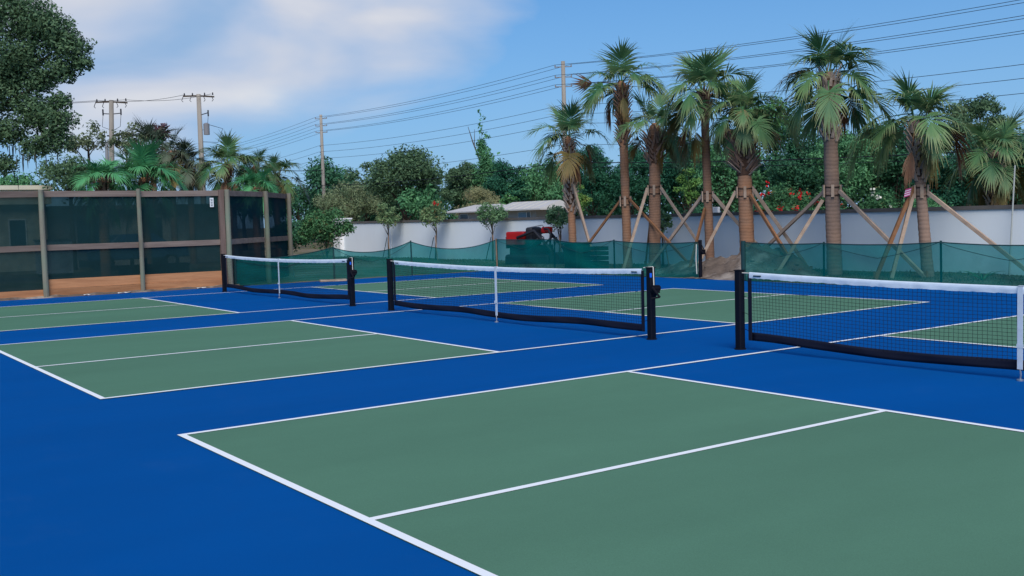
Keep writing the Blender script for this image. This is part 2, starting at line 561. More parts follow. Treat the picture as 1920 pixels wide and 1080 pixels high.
gx = [-900, -500, -300, -200, -150, -120, -100, -85, -70, -60, -52] + [-46 + i for i in range(70)] + [30, 45, 70, 110, 180, 300, 600, 900]
gy = [-900, -500, -250, -120, -60, -30, -18, -12, -6, -2, 2, 6, 8.5, 9.3, 9.7, 10.1, 10.5, 11, 11.6, 12.2, 12.8, 13.2, 13.7, 14.3, 15, 16, 18, 22, 28, 35, 45, 60, 90, 140, 250, 500, 900]
g = MB()
nx, ny = len(gx), len(gy)
g.add([(x, y, ground_z(x, y)) for y in gy for x in gx],
      [(j * nx + i, j * nx + i + 1, (j + 1) * nx + i + 1, (j + 1) * nx + i) for j in range(ny - 1) for i in range(nx - 1)])
tag(g.build('ground', MATS['ground_dirt_grass'], smooth=True), kind='structure')

CW, CL, KN = 6.096, 6.715, 2.143            # court width, half length, kitchen depth
XA = 0.0
XB = -2.2152 - CW
XC = XB - 2.2350 - CW
slab = tag(MB().box(-18.95, 14.5, -15.0, 9.42, -0.14, 0.0).build('court_surface', MATS['court_blue']), kind='structure')
LWD = 0.056
green_mesh = {}
for xl in (XA, XB, XC):
    for sgn in (-1, 1):
        for half in (0, 1):
            x0, x1 = xl + half * CW / 2, xl + (half + 1) * CW / 2
            ya, yb = sorted((sgn * CL, sgn * KN))
            a = MB().add([(x0, ya, 0.004), (x1, ya, 0.004), (x1, yb, 0.004), (x0, yb, 0.004)], [(0, 1, 2, 3)])
            a.build('green_service_box', MATS['court_green'], slab)
    zl = 0.008

    def strip(x0, x1, y0, y1, z=zl):
        MB().add([(x0, y0, z), (x1, y0, z), (x1, y1, z), (x0, y1, z)], [(0, 1, 2, 3)]).build('court_line', MATS['line_paint'], slab)
    for x in (xl, xl + CW - LWD):                                  # sidelines
        strip(x, x + LWD, -CL, CL)
    for sgn in (-1, 1):
        b0, b1 = sorted((sgn * CL, sgn * (CL - LWD)))
        strip(xl + LWD, xl + CW - LWD, b0, b1)                    # baseline
        k0, k1 = sorted((sgn * KN, sgn * (KN - LWD)))
        strip(xl + LWD, xl + CW - LWD, k0, k1)                    # kitchen line
        c0, c1 = sorted((sgn * (CL - LWD), sgn * KN))
        strip(xl + CW / 2 - LWD / 2, xl + CW / 2 + LWD / 2, c0, c1)   # centre line


# ------------------------------------------------------------------ nets
def make_net(xl, label, seed):
    rng = random.Random(seed)
    xc = xl + CW / 2
    xp0, xp1 = xl - 0.36, xl + CW + 0.36
    t = thing('pickleball_net', (xc, 0, 0), label, 'net', 'pickleball nets across the three courts')
    zt = lambda x: 0.905 - 0.052 * (1 - ((x - xc) / 3.4) ** 2)
    ph = rng.uniform(0, 6)
    zb = lambda x: 0.105 - 0.03 * (1 - ((x - xc) / 3.4) ** 2) + 0.014 * math.sin((x - xc) * 2.1 + ph)
    yo = lambda x, z: 0.012 * math.sin((x - xc) * 1.7 + ph) * (1 - z) + 0.008 * math.sin(x * 4.3 + z * 3 + ph)
    for s, xp in ((-1, xp0), (1, xp1)):
        h = 0.044
        pr = MB()
        c = 0.010
        ring = [(-h + c, -h), (h - c, -h), (h, -h + c), (h, h - c), (h - c, h), (-h + c, h), (-h, h - c), (-h, -h + c)]
        for z in (0.0, 0.918):
            pr.v += [(xp + a, b, z) for a, b in ring]
        pr.f += [(i, (i + 1) % 8, 8 + (i + 1) % 8, 8 + i) for i in range(8)] + [tuple(range(7, -1, -1)), tuple(range(8, 16))]
        post = pr.build('post', MATS['post_black'], t)
        MB().box(xp - h - .003, xp + h + .003, -h - .003, h + .003, 0.918, 0.930).build('post_cap', MATS['black_rubber'], post)
        MB().tube([(xp, 0, 0.0), (xp, 0, 0.012)], 0.068, 16).build('ground_sleeve', MATS['black_rubber'], post)
        if s > 0:
            MB().box(xp + h - .012, xp + h + .0025, -h - .003, -h + .02, 0.80, 0.855).build('blue_sticker', MATS['sticker_blue'], post)
            wn = MB()
            wn.box(xp + h, xp + h + .075, -.045, .045, 0.60, 0.70)
            wn.tube([(xp + h + .04, -.06, .66), (xp + h + .04, .06, .66)], .04, 12)
            wn.add([(xp + h, -.03, .60), (xp + h + .075, -.03, .62), (xp + h, -.03, .53), (xp + h, .03, .60), (xp + h + .075, .03, .62), (xp + h, .03, .53)],
                   [(0, 1, 2), (5, 4, 3), (0, 3, 4, 1), (1, 4, 5, 2), (2, 5, 3, 0)])
            wn = wn.build('winch', MATS['black_rubber'], post)
            MB().tube([(xp + h + .06, -.07, .675), (xp + h + .20, -.085, .565), (xp + h + .205, -.085, .56)], .014, 8) \
                .tube([(xp + h + .20, -.085, .56), (xp + h + .13, -.16, .545)], .012, 8).build('crank_handle', MATS['black_rubber'], wn)
            MB().tube([(xp - .13, 0, zt(xp) + .012), (xp + h - .01, 0, .934), (xp + h + .006, 0, .93), (xp + h + .012, 0, .70)], .0075, 6) \
                .build('tension_rope', MATS['rope_white'], t)
        else:
            MB().tube([(xp + h, 0, .895), (xp + .15, 0, .893)], .007, 6).build('tension_rope', MATS['rope_white'], t)
    xa, xb = xp0 + 0.155, xp1 - 0.155
    n = 150
    # white head tape, a folded wrinkled band
    tp = MB()
    ringz = [(-.010, -.062), (-.012, -.03), (-.009, -.004), (0, .006), (.009, -.004), (.012, -.03), (.010, -.062)]
    for i in range(n + 1):
        x = xa + (xb - xa) * i / n
        wz = rng.uniform(-.004, .004)
        for k, (dy, dz) in enumerate(ringz):
            wr = rng.uniform(-.0045, .0045) if k not in (3,) else rng.uniform(-.002, .002)
            tp.v.append((x, dy + wr + yo(x, .9), zt(x) + dz + (wz if k in (0, 6) else 0)))
    m_ = len(ringz)
    for i in range(n):
        for k in range(m_ - 1):
            tp.f.append((i * m_ + k, (i + 1) * m_ + k, (i + 1) * m_ + k + 1, i * m_ + k + 1))
    tape = tp.build('head_tape', MATS['tape_white'], t, smooth=True)
    for x0 in (xa + .07, xb - .19):
        MB().box(x0, x0 + .11, -.022, -.0145, zt(x0) - .040, zt(x0) - .027).build('printed_mark', MATS['ink'], tape)
    # netting
    nt = MB()
    r = 0.0019
    for j in range(1, 17):
        fz = j / 17.0
        pts = []
        for i in range(41):
            x = xa + (xb - xa) * i / 40
            z = zb(x) + .09 + (zt(x) - .06 - zb(x) - .09) * fz
            pts.append((x, yo(x, z), z + rng.uniform(-.0015, .0015)))
        nt.tube(pts, r, 3, False)
    nvt = int((xb - xa) / 0.0475)
    for i in range(1, nvt):
        x = xa + (xb - xa) * i / nvt
        pts = []
        for k in range(5):
            z = zb(x) + .08 + (zt(x) - .05 - zb(x) - .08) * k / 4
            pts.append((x + rng.uniform(-.002, .002), yo(x, z), z))
        nt.tube(pts, r, 3, False)
    tag(nt.build('netting', MATS['net_cord'], t), kind='stuff')
    # hems
    hb = MB()
    hb.grid(lambda u, v: (xa + (xb - xa) * u, yo(xa + (xb - xa) * u, .1) + .006 * math.sin(u * 40 + v * 3), zb(xa + (xb - xa) * u) + .095 * v), 80, 3)
    o = hb.build('bottom_band', MATS['band_black'], t, smooth=True)
    so = o.modifiers.new('thick', 'SOLIDIFY')
    so.thickness = .008
    for x, sg in ((xa, 1), (xb, -1)):
        sb = MB().box(x - .022, x + .022, -.008, .008, zb(x) + .002, zt(x) - .02).build('side_band', MATS['band_black'], t)
        lc = MB()
        xp = xp0 + .045 if sg > 0 else xp1 - .045
        for k in range(4):
            z = .22 + k * .19
            lc.tube([(x, 0, z), (xp, 0, z + .03)], .0035, 5)
        lc.build('lacing_cord', MATS['black_rubber'], sb)
    xc = xc - .05
    st = MB().box(xc - .026, xc + .026, -.021 + yo(xc, .8), -.0165 + yo(xc, .8), .105, zt(xc) + .004)
    st.box(xc - .026, xc + .026, -.0165 + yo(xc, .8), .018 + yo(xc, .8), zt(xc) + .008, zt(xc) + .012)
    st = st.build('center_strap', MATS['strap_white'], t)
    MB().box(xc - .032, xc + .032, -.027, -.0225, .30, .335).build('buckle', MATS['strap_white'], st)
    MB().tube([(xc, -.018, .105), (xc + .006, -.018, .05), (xc, -.018, .012)], .008, 6).tube([(xc, -.018, 0), (xc, -.018, .014)], .03, 12) \
        .build('anchor_clip', MATS['steel'], st)
    return t


make_net(XA, 'nearest pickleball net on the right, cut off by the picture edge', 3)
make_net(XB, 'middle pickleball net in front, complete with its crank handle sticking out right of the post', 5)
make_net(XC, 'farthest and smallest pickleball net, standing beside the wooden fence', 8)

# ------------------------------------------------------------------ wooden screen fence
FX = -19.15
posts = [(FX, -8.25), (FX, -5.95), (FX, -3.65), (FX, -1.35), (FX, 0.95), (-20.72, 2.69), (-22.6, 4.22)]
fence = thing('wooden_fence', (FX, -1.35, 0), 'weathered wooden fence with dark green screens and orange kick boards along the left side', 'fence')
TOPZ = 2.56
rngf = random.Random(4)
for i, (x, y) in enumerate(posts):
    nn = 12
    pts = [(x + .06 + rngf.uniform(-.006, .006), y + rngf.uniform(-.006, .006), z) for z in (-0.05, .6, 1.2, 1.8, TOPZ + .02 + rngf.uniform(-.01, .03))]
    rr = .068 if i != 3 else .058
    if i >= 4:
        rr = .072
    MB().tube(pts, [rr, rr * .99, rr * .98, rr * .96, rr * .94], nn).build('post', MATS['wood_post'], fence, smooth=False)
MB().box(FX - .10, FX + .05, 0.74, 0.87, -.05, TOPZ + .015).build('square_post', MATS['wood_square_post'], fence)
for i in range(len(posts) - 1):
    (x0, y0), (x1, y1) = posts[i], posts[i + 1]
    d = Vector((x1 - x0, y1 - y0, 0)).normalized()
    nrm = Vector((d.y, -d.x, 0))
    a, b = Vector((x0, y0, 0)) + d * .02, Vector((x1, y1, 0)) - d * .02
    j0, j1 = rngf.uniform(-.012, .012), rngf.uniform(-.012, .012)
    for z, h in ((TOPZ - .075, .145), (1.19, .14)):
        up = Vector((0, 0, 1))
        MB().beam(a + up * (z + j0) + nrm * -.03, b + up * (z + j1) + nrm * -.03, .045, h).build('rail', MATS['wood_rail'], fence, bevel=.004)
    # screens: a panel above and one below the middle rail
    dense = i >= 4
    lowz = 0.45 if i in (2, 3) else (0.22 if i < 2 else .05)
    for (za, zb_) in ((1.215, TOPZ - .10), (lowz - .05, 1.165)):
        def fn(u, v, a=a, b=b, za=za, zb_=zb_, nrm=nrm):
            p = a + (b - a) * u
            q = p + nrm * (-.058 + .012 * math.sin(u * 9 + v * 2) * math.sin(v * PI))
            return (q.x, q.y, za + (zb_ - za) * v)
        MB().grid(fn, 12, 5).build('screen_panel', MATS['screen_fabric_dense' if dense else 'screen_fabric'], fence, smooth=True)
    # kick boards stacked on the ground
    if i < 4:
        tiers = [(-.04, .195), (.20, .43)] if i >= 2 else [(-.04, .195)]
        for k, (za, zb_) in enumerate(tiers):
            up = Vector((0, 0, 1))
            off = nrm * (-.012 + rngf.uniform(-.004, .004) - .022 * k)
            MB().beam(a + up * ((za + zb_) / 2) + off, b + up * ((za + zb_) / 2 + rngf.uniform(-.006, .006)) + off, .042, zb_ - za).build('kick_board', MATS['wood_kick'], fence, bevel=.004)
for y in (-1.55, -1.22):
    MB().beam((FX - .14, y, 0), (FX - .14, y + .02, .86), .05, .09).build('short_stake', MATS['wood_square_post'], fence)
tagp = MB().box(FX + .004, FX + .008, .50, .60, 2.12, 2.36)
for o_ in ():
    pass
lab = tagp.build('paper_label', MATS['sticker_white'], fence)
for k in range(3):                                       # three dark glyphs, illegible print running up the label
    z = 2.145 + k * .07
    MB().box(FX + .0085, FX + .0105, .525, .575, z, z + .013).box(FX + .0085, FX + .0105, .525, .538, z + .016, z + .05) \
        .box(FX + .0085, FX + .0105, .548, .575, z + .028, z + .042).build('printed_glyph', MATS['ink'], lab)

# ------------------------------------------------------------------ green mesh construction fence
def mesh_fence(name, label, pts, tops, sags, wooden=(), seed=1):
    rng = random.Random(seed)
    root = thing(name, (pts[0][0], pts[0][1], 0), label, 'mesh fence', 'green mesh barriers round the court')
    for i, ((x, y), zt) in enumerate(zip(pts, tops)):
        MB().tube([(x + .012, y + .03, -.1), (x + rng.uniform(-.02, .02), y + .03, zt + .03)], .022, 8).build('stake', MATS['stake_green'], root)
        if i in wooden:
            MB().beam((x + .06, y - .03, -.05), (x + .035, y - .03, zt + .03), .028, .03).build('wooden_stake', MATS['stake_wood'], root)
    for i in range(len(pts) - 1):
        a, b = Vector((*pts[i], 0)), Vector((*pts[i + 1], 0))
        d = (b - a).normalized()
        nrm = Vector((d.y, -d.x, 0))
        L = (b - a).length
        z0, z1, sg = tops[i], tops[i + 1], sags[i]
        p1, p2 = rng.uniform(0, 6), rng.uniform(0, 6)

        def top(u):
            return z0 + (z1 - z0) * u - sg * 4 * u * (1 - u)

        def fn(u, v):
            z = .0 + top(u) * v
            bulge = .05 * math.sin(u * PI) * math.sin(v * PI) * math.sin(p1 + u * 3)
            fold = .018 * math.sin(u * L * 5 + p2 + v * 4) * (1 - abs(2 * u - 1)) + .012 * math.sin(v * 11 + u * 3 * L + p1)
            q = a + (b - a) * u + nrm * (bulge + fold * min(1, 3 * u) * min(1, 3 * (1 - u)))
            return (q.x, q.y, z + .012 * math.sin(u * L * 3 + p1) * (v < .01))
        o = MB().grid(fn, 36, 12).build('fabric_panel', MATS['silt_fabric'], root, smooth=True)
        # rolled top hem: doubled fabric that reads darker
        hem = MB()
        hem.tube([Vector(fn(u / 36, 1.0)) for u in range(37)], .011, 5)
        hem.build('top_hem', MATS['stake_green'], root)
        # loose tie string that hangs below the hem
        if L > 2 and rng.random() < .8:
            MB().tube([Vector(fn(u / 14, 1.0)) + nrm * .03 - Vector((0, 0, .28 * (1 - abs(1 - 2 * u / 14)) ** .8)) for u in range(15)], .006, 4) \
                .build('tie_string', MATS['stake_green'], root)
    return root


mf = mesh_fence('mesh_fence', 'long green mesh barrier from the wooden fence corner round to the black end post', 
                [(-19.2, 1.1), (-19.28, 4.04), (-19.28, 6.6), (-18.98, 9.52), (-16.08, 9.52), (-13.46, 9.52), (-10.30, 9.52)],
                [.72, .92, 1.0, .96, .96, .93, .90], [.10, .22, .25, .0, .08, .05], wooden=(3,), seed=2)
ep = MB().tube([(-10.24, 9.53, 0), (-10.24, 9.53, .95)], .045, 12).build('end_post', MATS['post_black'], mf)
MB().box(-10.19, -10.10, 9.49, 9.57, .60, .72).tube([(-10.14, 9.45, .70), (-10.02, 9.42, .63)], .02, 8).tube([(-10.17, 9.5, .84), (-10.08, 9.48, .74)], .014, 6) \
    .build('winch', MATS['black_rubber'], ep)
MB().tube([(-10.30, 9.46, .85), (-10.31, 9.45, .5), (-10.29, 9.45, .12)], .012, 6).build('tie_rope', MATS['rope_white'], ep)
mf2 = mesh_fence('mesh_fence', 'green mesh barrier behind the nearest net, right of the dirt pile gap',
                 [(-8.85, 9.52), (-6.59, 9.52), (-3.80, 9.52), (-0.9, 9.52), (2.1, 9.52)], [.90, .88, .91, .90, .9], [.03, .04, .05, .05], seed=6)
MB().tube([(-8.83, 9.50, 0), (-8.83, 9.50, .93)], .055, 10).build('end_post', MATS['stake_green'], mf2)

# ------------------------------------------------------------------ white boundary wall
WY = 13.3
wall = thing('boundary_wall', (-15, WY, 0), 'long low white rendered wall with a grey coping behind the palms', 'wall')
edges = [-37.0, -31.5, -26.0, -20.5, -15.0, -9.5, -4.0, 1.5, 7.0]


def wtop(x):
    return 1.60 + 0.0012 * max(0, -x - 5) ** 1.25 * 0.8


for a, b in zip(edges[:-1], edges[1:]):
    p = MB().add([(a, WY, -.5), (b - .006, WY, -.5), (b - .006, WY + .2, -.5), (a, WY + .2, -.5),
                  (a, WY, wtop(a) - .09), (b - .006, WY, wtop(b) - .09), (b - .006, WY + .2, wtop(b) - .09), (a, WY + .2, wtop(a) - .09)],
                 [(3, 2, 1, 0), (4, 5, 6, 7), (0, 1, 5, 4), (1, 2, 6, 5), (2, 3, 7, 6), (3, 0, 4, 7)])
    pn = p.build('wall_panel', MATS['wall_white'], wall)
    MB().add([(a, WY - .035, wtop(a) - .089), (b - .01, WY - .035, wtop(b) - .089), (b - .01, WY + .235, wtop(b) - .089), (a, WY + .235, wtop(a) - .089),
              (a, WY - .035, wtop(a)), (b - .01, WY - .035, wtop(b)), (b - .01, WY + .235, wtop(b)), (a, WY + .235, wtop(a))],
             [(3, 2, 1, 0), (4, 5, 6, 7), (0, 1, 5, 4), (1, 2, 6, 5), (2, 3, 7, 6), (3, 0, 4, 7)]).build('coping', MATS['wall_cap'], pn)
pl = MB().box(-37.75, -37.003, WY - .2, WY + .4, -.5, 1.78).build('end_pillar', MATS['white_paint'], wall)
MB().box(-37.80, -36.95, WY - .25, WY + .45, 1.782, 1.85).build('pillar_cap', MATS['white_paint'], pl)
pl2 = MB().box(-32.75, -32.35, WY - .06, WY - .036, -.5, 1.72).build('pilaster', MATS['wall_white'], wall)

# ------------------------------------------------------------------ palms
def bend(p, d, n, L, g):
    """polyline that starts at p in direction d and sags by gravity g"""
    out = [p.copy()]
    d = d.normalized()
    for i in range(n):
        d = (d + Vector((0, 0, -g / n))).normalized()
        out.append(out[-1] + d * L / n)
    return out, d


def frond_mesh(name, elev, seed, spread=135, droop=0.5, pet=.62, R=.72, nl=48, closed=0.0, pg=.35):
    rng = random.Random(seed)
    V, F, T = [], [], []
    d0 = Vector((math.cos(math.radians(elev)), 0, math.sin(math.radians(elev))))
    pts, d = bend(Vector((.04, 0, 0)), d0, 5, pet, pg)
    # petiole: flat 3-sided stalk
    for i, p in enumerate(pts):
        wd = .022 - .012 * i / 5
        for a, b in ((-wd, 0), (0, -wd * .7), (wd, 0)):
            V.append((p.x, p.y + a, p.z + b))
            T.append(0.0)
    for i in range(5):
        for k in range(3):
            F.append((i * 3 + k, i * 3 + (k + 1) % 3, i * 3 + 3 + (k + 1) % 3, i * 3 + 3 + k))
    costa, dc = bend(pts[-1], d, 4, R * .42, .55 + pg)
    S_ = Vector((0, 1, 0))
    for i in range(nl):
        th = math.radians(-spread + 2 * spread * (i + .5) / nl + rng.uniform(-2, 2))
        k = max(0.0, math.cos(th))
        ci = k ** 1.6 * 4
        i0 = int(min(3, ci))
        fr = ci - i0
        st = costa[i0] * (1 - fr) + costa[i0 + 1] * fr
        tg = (costa[i0 + 1] - costa[i0]).normalized()
        nrm = tg.cross(S_) * -1
        if nrm.z < 0 and elev > -30:
            nrm = -nrm
        dr = (tg * math.cos(th) + S_ * math.sin(th) + nrm * (.22 * abs(math.sin(th)) + closed * abs(math.sin(th)))).normalized()
        if closed:
            dr = (dr + tg * closed * 1.2).normalized()
        L = R * (.70 + .30 * k) * rng.uniform(.78, 1.10)
        dg = droop * rng.choice((.5, .8, 1.0, 1.3, 2.4))
        stn = (0, .25, .5, .75, 1.0)
        wid = (.25, .85, 1.15, .42, .02)
        wmax = R * .5 * math.radians(2 * spread / nl) * .95
        side = nrm.cross(dr)
        side.normalize()
        p = st.copy()
        dd = dr.copy()
        b0 = len(V)
        for q, (s_, wq) in enumerate(zip(stn, wid)):
            if q:
                gq = dg * (.12 if s_ <= .5 else .9) * .5
                dd = (dd + Vector((0, 0, -gq))).normalized()
                p = p + dd * L * .25
            ww = wmax * wq * .5 + .002
            V.append(tuple(p + side * ww))
            V.append(tuple(p - side * ww))
            T += [s_, s_]
        for q in range(4):
            F.append((b0 + 2 * q, b0 + 2 * q + 1, b0 + 2 * q + 3, b0 + 2 * q + 2))
    me = bpy.data.meshes.new(name)
    me.from_pydata([tuple(v) for v in V], [], F)
    at = me.attributes.new('tip', 'FLOAT', 'POINT')
    at.data.foreach_set('value', T)
    me.update()
    return me


FR = {}
for cls, el_, dr_, pg_, kw in [('top', 66, .35, .18, {'pet': .42}), ('up', 46, .6, .3, {'pet': .56}), ('mid', 24, .9, .45, {'pet': .64}), ('out', 4, 1.1, .55, {'pet': .68}),
                              ('low', -20, 1.1, .5, {'spread': 110}), ('hang', -55, 1.2, .3, {'spread': 75, 'closed': .25}),
                              ('dead', -30, 2.2, 1.2, {'spread': 60, 'closed': .8, 'nl': 26}), ('deadout', 5, 1.7, .9, {'spread': 70, 'closed': .5, 'nl': 26}),
                              ('stiff', 12, .12, .0, {'spread': 42, 'nl': 11, 'R': .62, 'pet': .72})]:
    FR[cls] = [frond_mesh('frond_' + cls, el_ + (-11, -4, 4, 11)[s], s * 13 + len(cls), droop=dr_, pg=pg_, **kw) for s in range(4)]
FRM = {}


def frond_data(cls, k, matname):
    key = (cls, k, matname)
    if key not in FRM:
        me = FR[cls][k].copy()
        me.materials.clear()
        me.materials.append(MATS[matname])
        FRM[key] = me
    return FRM[key]


def add_frond(root, neck, cls, az, sc, matname, rng, dz=0.0, roll=0.0):
    o = bpy.data.objects.new('frond', frond_data(cls, rng.randrange(4), matname))
    COL.objects.link(o)
    o.parent = root
    o.location = Vector(neck) - ORG[root.name] + Vector((0, 0, dz))
    o.rotation_euler = ((1.2 if cls == 'stiff' else 0) + rng.uniform(-.25, .25), rng.uniform(-.1, .1), az)
    o.scale = (sc, sc * rng.uniform(.9, 1.1), sc)
    ORG[o.name] = ORG[root.name]
    return o


IMG_R = math.atan2(.8117, .5835)          # azimuth that points to the viewer's right


def make_palm(label, base, neck, r0, r1, seed, crown=1.0, boots=None, trunk='trunk_orange', green='frond_green',
              counts=(4, 5, 6, 5, 3, 2), extras=(), dead=2, collar=None, braces=(), group='staked cabbage palms along the wall', curve=.0):
    rng = random.Random(seed)
    t = thing('cabbage_palm', base, label, 'palm tree', group)
    B, N = Vector(base), Vector(neck)
    mid = lambda u: B.lerp(N, u) + Vector((.5835, .8117, 0)) * curve * math.sin(u * PI)
    pts, rad = [], []
    nr = 60
    for i in range(nr + 1):
        u = i / nr
        pts.append(mid(u) + (Vector((0, 0, -.15)) if i == 0 else Vector()))
        rad.append((r0 + (r1 - r0) * u) * (1 + rng.uniform(-.035, .035)) * (1 + .25 * max(0, .12 - u)))
    pts += [N + Vector((0, 0, .06)), N + Vector((0, 0, .13))]
    rad += [r1 * .8, r1 * .3]
    MB().tube(pts, rad, 16).build('trunk', MATS[trunk], t, smooth=True)
    if boots:
        for bi, (z0, z1, count, length, width, out, lean, flare, mname) in enumerate(boots):
            core = []
            crad = []
            for q in range(7):
                zq = z0 - .04 + (z1 - z0 + .02) * q / 6
                uq = min(1, max(0, (zq - B.z) / (N.z - B.z)))
                cq = mid(uq)
                core.append((cq.x, cq.y, zq))
                crad.append((r0 + (r1 - r0) * uq) * (1 + flare * .8 * q / 6) + (.006 if q else -.03))
            MB().tube(core, crad, 14).build('gap_shade_sleeve', MATS['boot_gap_shade'], t, smooth=True)  # added dark sleeve, its colour stands in for shade between the boots
            bm_ = MB()
            for i in range(count):
                u = (i + rng.uniform(-.3, .3)) / count
                z = z0 + (z1 - z0) * u
                uu = min(1, max(0, (z - B.z) / (N.z - B.z)))
                c = mid(uu)
                rr = (r0 + (r1 - r0) * uu) * (1 + flare * u)
                a = i * 2.39996 + rng.uniform(-.15, .15)
                er = Vector((math.cos(a), math.sin(a), 0))
                et = Vector((-math.sin(a), math.cos(a), 0))
                ln = length * rng.uniform(.75, 1.25)
                lt = lean * rng.choice((-1, 1)) * rng.uniform(.5, 1.2)
                up = (Vector((0, 0, 1)) + er * out * rng.uniform(.7, 1.3) + et * lt).normalized()
                p0 = Vector((c.x, c.y, z)) + er * rr * .98
                p1 = p0 + up * ln * .55 + er * .01
                p2 = p0 + up * ln + er * .045
                w0, w1, w2 = width, width * .62, width * .42
                th = er * .028
                s1 = (et - up * et.dot(up)).normalized()
                vs = []
                for p, wq in ((p0, w0), (p1, w1), (p2, w2)):
                    vs += [p - s1 * wq / 2, p + s1 * wq / 2, p + s1 * wq / 2 + th, p - s1 * wq / 2 + th]
                fs = []
                for q in (0, 4):
                    for k in range(4):
                        fs.append((q + k, q + (k + 1) % 4, q + 4 + (k + 1) % 4, q + 4 + k))
                fs.append((8, 9, 10, 11))
                bm_.add(vs, fs)
            tag(bm_.build('leaf_boots', MATS[mname], t), kind='stuff')
    names = ('top', 'up', 'mid', 'out', 'low', 'hang')
    gi = rng.uniform(0, 6)
    k = 0
    for cls, c in zip(names, counts):
        for i in range(c):
            az_ = gi + 2 * PI * i / max(1, c) + rng.uniform(-.35, .35) + k * .55
            mt = green
            if cls in ('low', 'hang') and rng.random() < .35:
                mt = 'frond_yellow'
            add_frond(t, N, cls, az_, crown * rng.uniform(.86, 1.12), mt, rng, dz={'top': .05, 'up': .04, 'mid': 0, 'out': -.05, 'low': -.1, 'hang': -.15}[cls] * crown)
        k += 1
    for i in range(dead):
        add_frond(t, N, 'dead', rng.uniform(0, 2 * PI), crown * rng.uniform(.7, .95), 'frond_brown', rng, -.15 * crown)
    for cls, az_deg, sc, mt, dz in extras:                  # azimuth in degrees from the viewer's right, counter-clockwise
        add_frond(t, N, cls, IMG_R + math.radians(az_deg), sc, mt, rng, dz)
    if collar:
        u = (collar - B.z) / (N.z - B.z)
        c = mid(u)
        rr = r0 + (r1 - r0) * u
        cl = MB()
        for zz in (-.10, .09):
            ring = []
            for k in range(21):
                a = 2 * PI * k / 20
                ring.append((c.x + (rr + .012) * math.cos(a), c.y + (rr + .012) * math.sin(a), collar + zz + .01 * math.sin(a * 2)))
            cl.tube(ring, .012, 5)
        cl = cl.build('collar_strap', MATS['strap_dark'], t)
        for k in range(5):
            a = 2 * PI * k / 5 + .4
            e = Vector((math.cos(a), math.sin(a), 0))
            p = c + e * (rr + .035)
            MB().beam((p.x, p.y, collar - .15), (p.x, p.y, collar + .14), .07, .032, up=e).build('batten', MATS['wood_brace'], cl)
    for (tp, ft, wd, brown) in braces:
        top = Vector(tp)
        u = (top.z - B.z) / (N.z - B.z)
        c = mid(u)
        c.z = top.z
        dirn = Vector(ft) - c
        dirn.z = 0
        dirn.normalize()
        rr = r0 + (r1 - r0) * u
        st = c + dirn * (rr + .05)
        MB().beam(st, ft, wd * .78, .07 if wd < .08 else .08).build('brace', MATS['wood_brace_brown' if brown else 'wood_brace'], t, bevel=.004)
        f = Vector(ft)
        MB().beam(f + Vector((0, 0, -.15)), f + Vector((0, 0, .16)), .045, .06).build('foot_stake', MATS['wood_brace_brown'], t)
    return t


ZG = .05
PBOOT = 'boot_pale'
make_palm('leftmost staked palm, short, its trunk cross-hatched with grey leaf boots', (-17.61, 11.5, ZG), (-17.72, 11.5, 4.0), .126, .110, 11, 1.0,
          [(1.7, 3.9, 120, .20, .075, .36, .25, .15, PBOOT)], 'trunk_orange', counts=(3, 4, 3, 2, 3, 1),
          extras=[('hang', 150, 1.0, 'frond_green', -.05), ('dead', -60, .95, 'frond_brown', -.05), ('deadout', -20, .8, 'frond_brown', 0)], dead=0,
          braces=[((-17.21, 11.3, 2.61), (-16.16, 11.2, .05), .09, False)])
make_palm('tall staked palm with a ragged crown and a brown dead fan on its left', (-15.08, 11.5, ZG), (-15.20, 11.5, 5.40), .134, .118, 12, 1.04,
          [(3.6, 5.35, 120, .20, .075, .50, .15, .25, 'boot_fibre')], 'trunk_orange', counts=(3, 4, 4, 3, 2, 0),
          extras=[('stiff', 172, .98, 'frond_brown', .05), ('dead', 150, .95, 'frond_brown', .15), ('hang', -40, .9, 'frond_yellow', .15), ('out', 0, 1.15, 'frond_green', .2), ('dead', -100, .9, 'frond_yellow', .1)], dead=1,
          collar=2.02, braces=[((-15.2, 11.3, 2.06), (-17.24, 11.1, .06), .06, True), ((-14.67, 11.3, 2.09), (-11.84, 11.0, .06), .06, True)])
make_palm('short thick palm with a brown basket of boots, right of the tall ragged palm', (-13.95, 11.5, ZG), (-13.84, 11.5, 4.05), .172, .155, 13, .90,
          [(3.0, 3.85, 85, .30, .06, .60, .6, .55, 'boot_fibre')], 'trunk_brown', counts=(3, 4, 4, 3, 2, 0),
          extras=[('hang', -40, .9, 'frond_yellow', .3), ('dead', -40, 1.0, 'frond_yellow', .25), ('low', 20, 1.1, 'frond_green', 0), ('hang', 5, .95, 'frond_green', 0)], dead=1,
          collar=2.30, braces=[((-13.84, 11.3, 2.36), (-14.4, 10.7, .06), .09, False), ((-13.91, 11.7, 2.36), (-11.85, 11.8, .06), .06, False), ((-14, 11.7, 2.3), (-15.3, 12.4, .06), .06, True)])
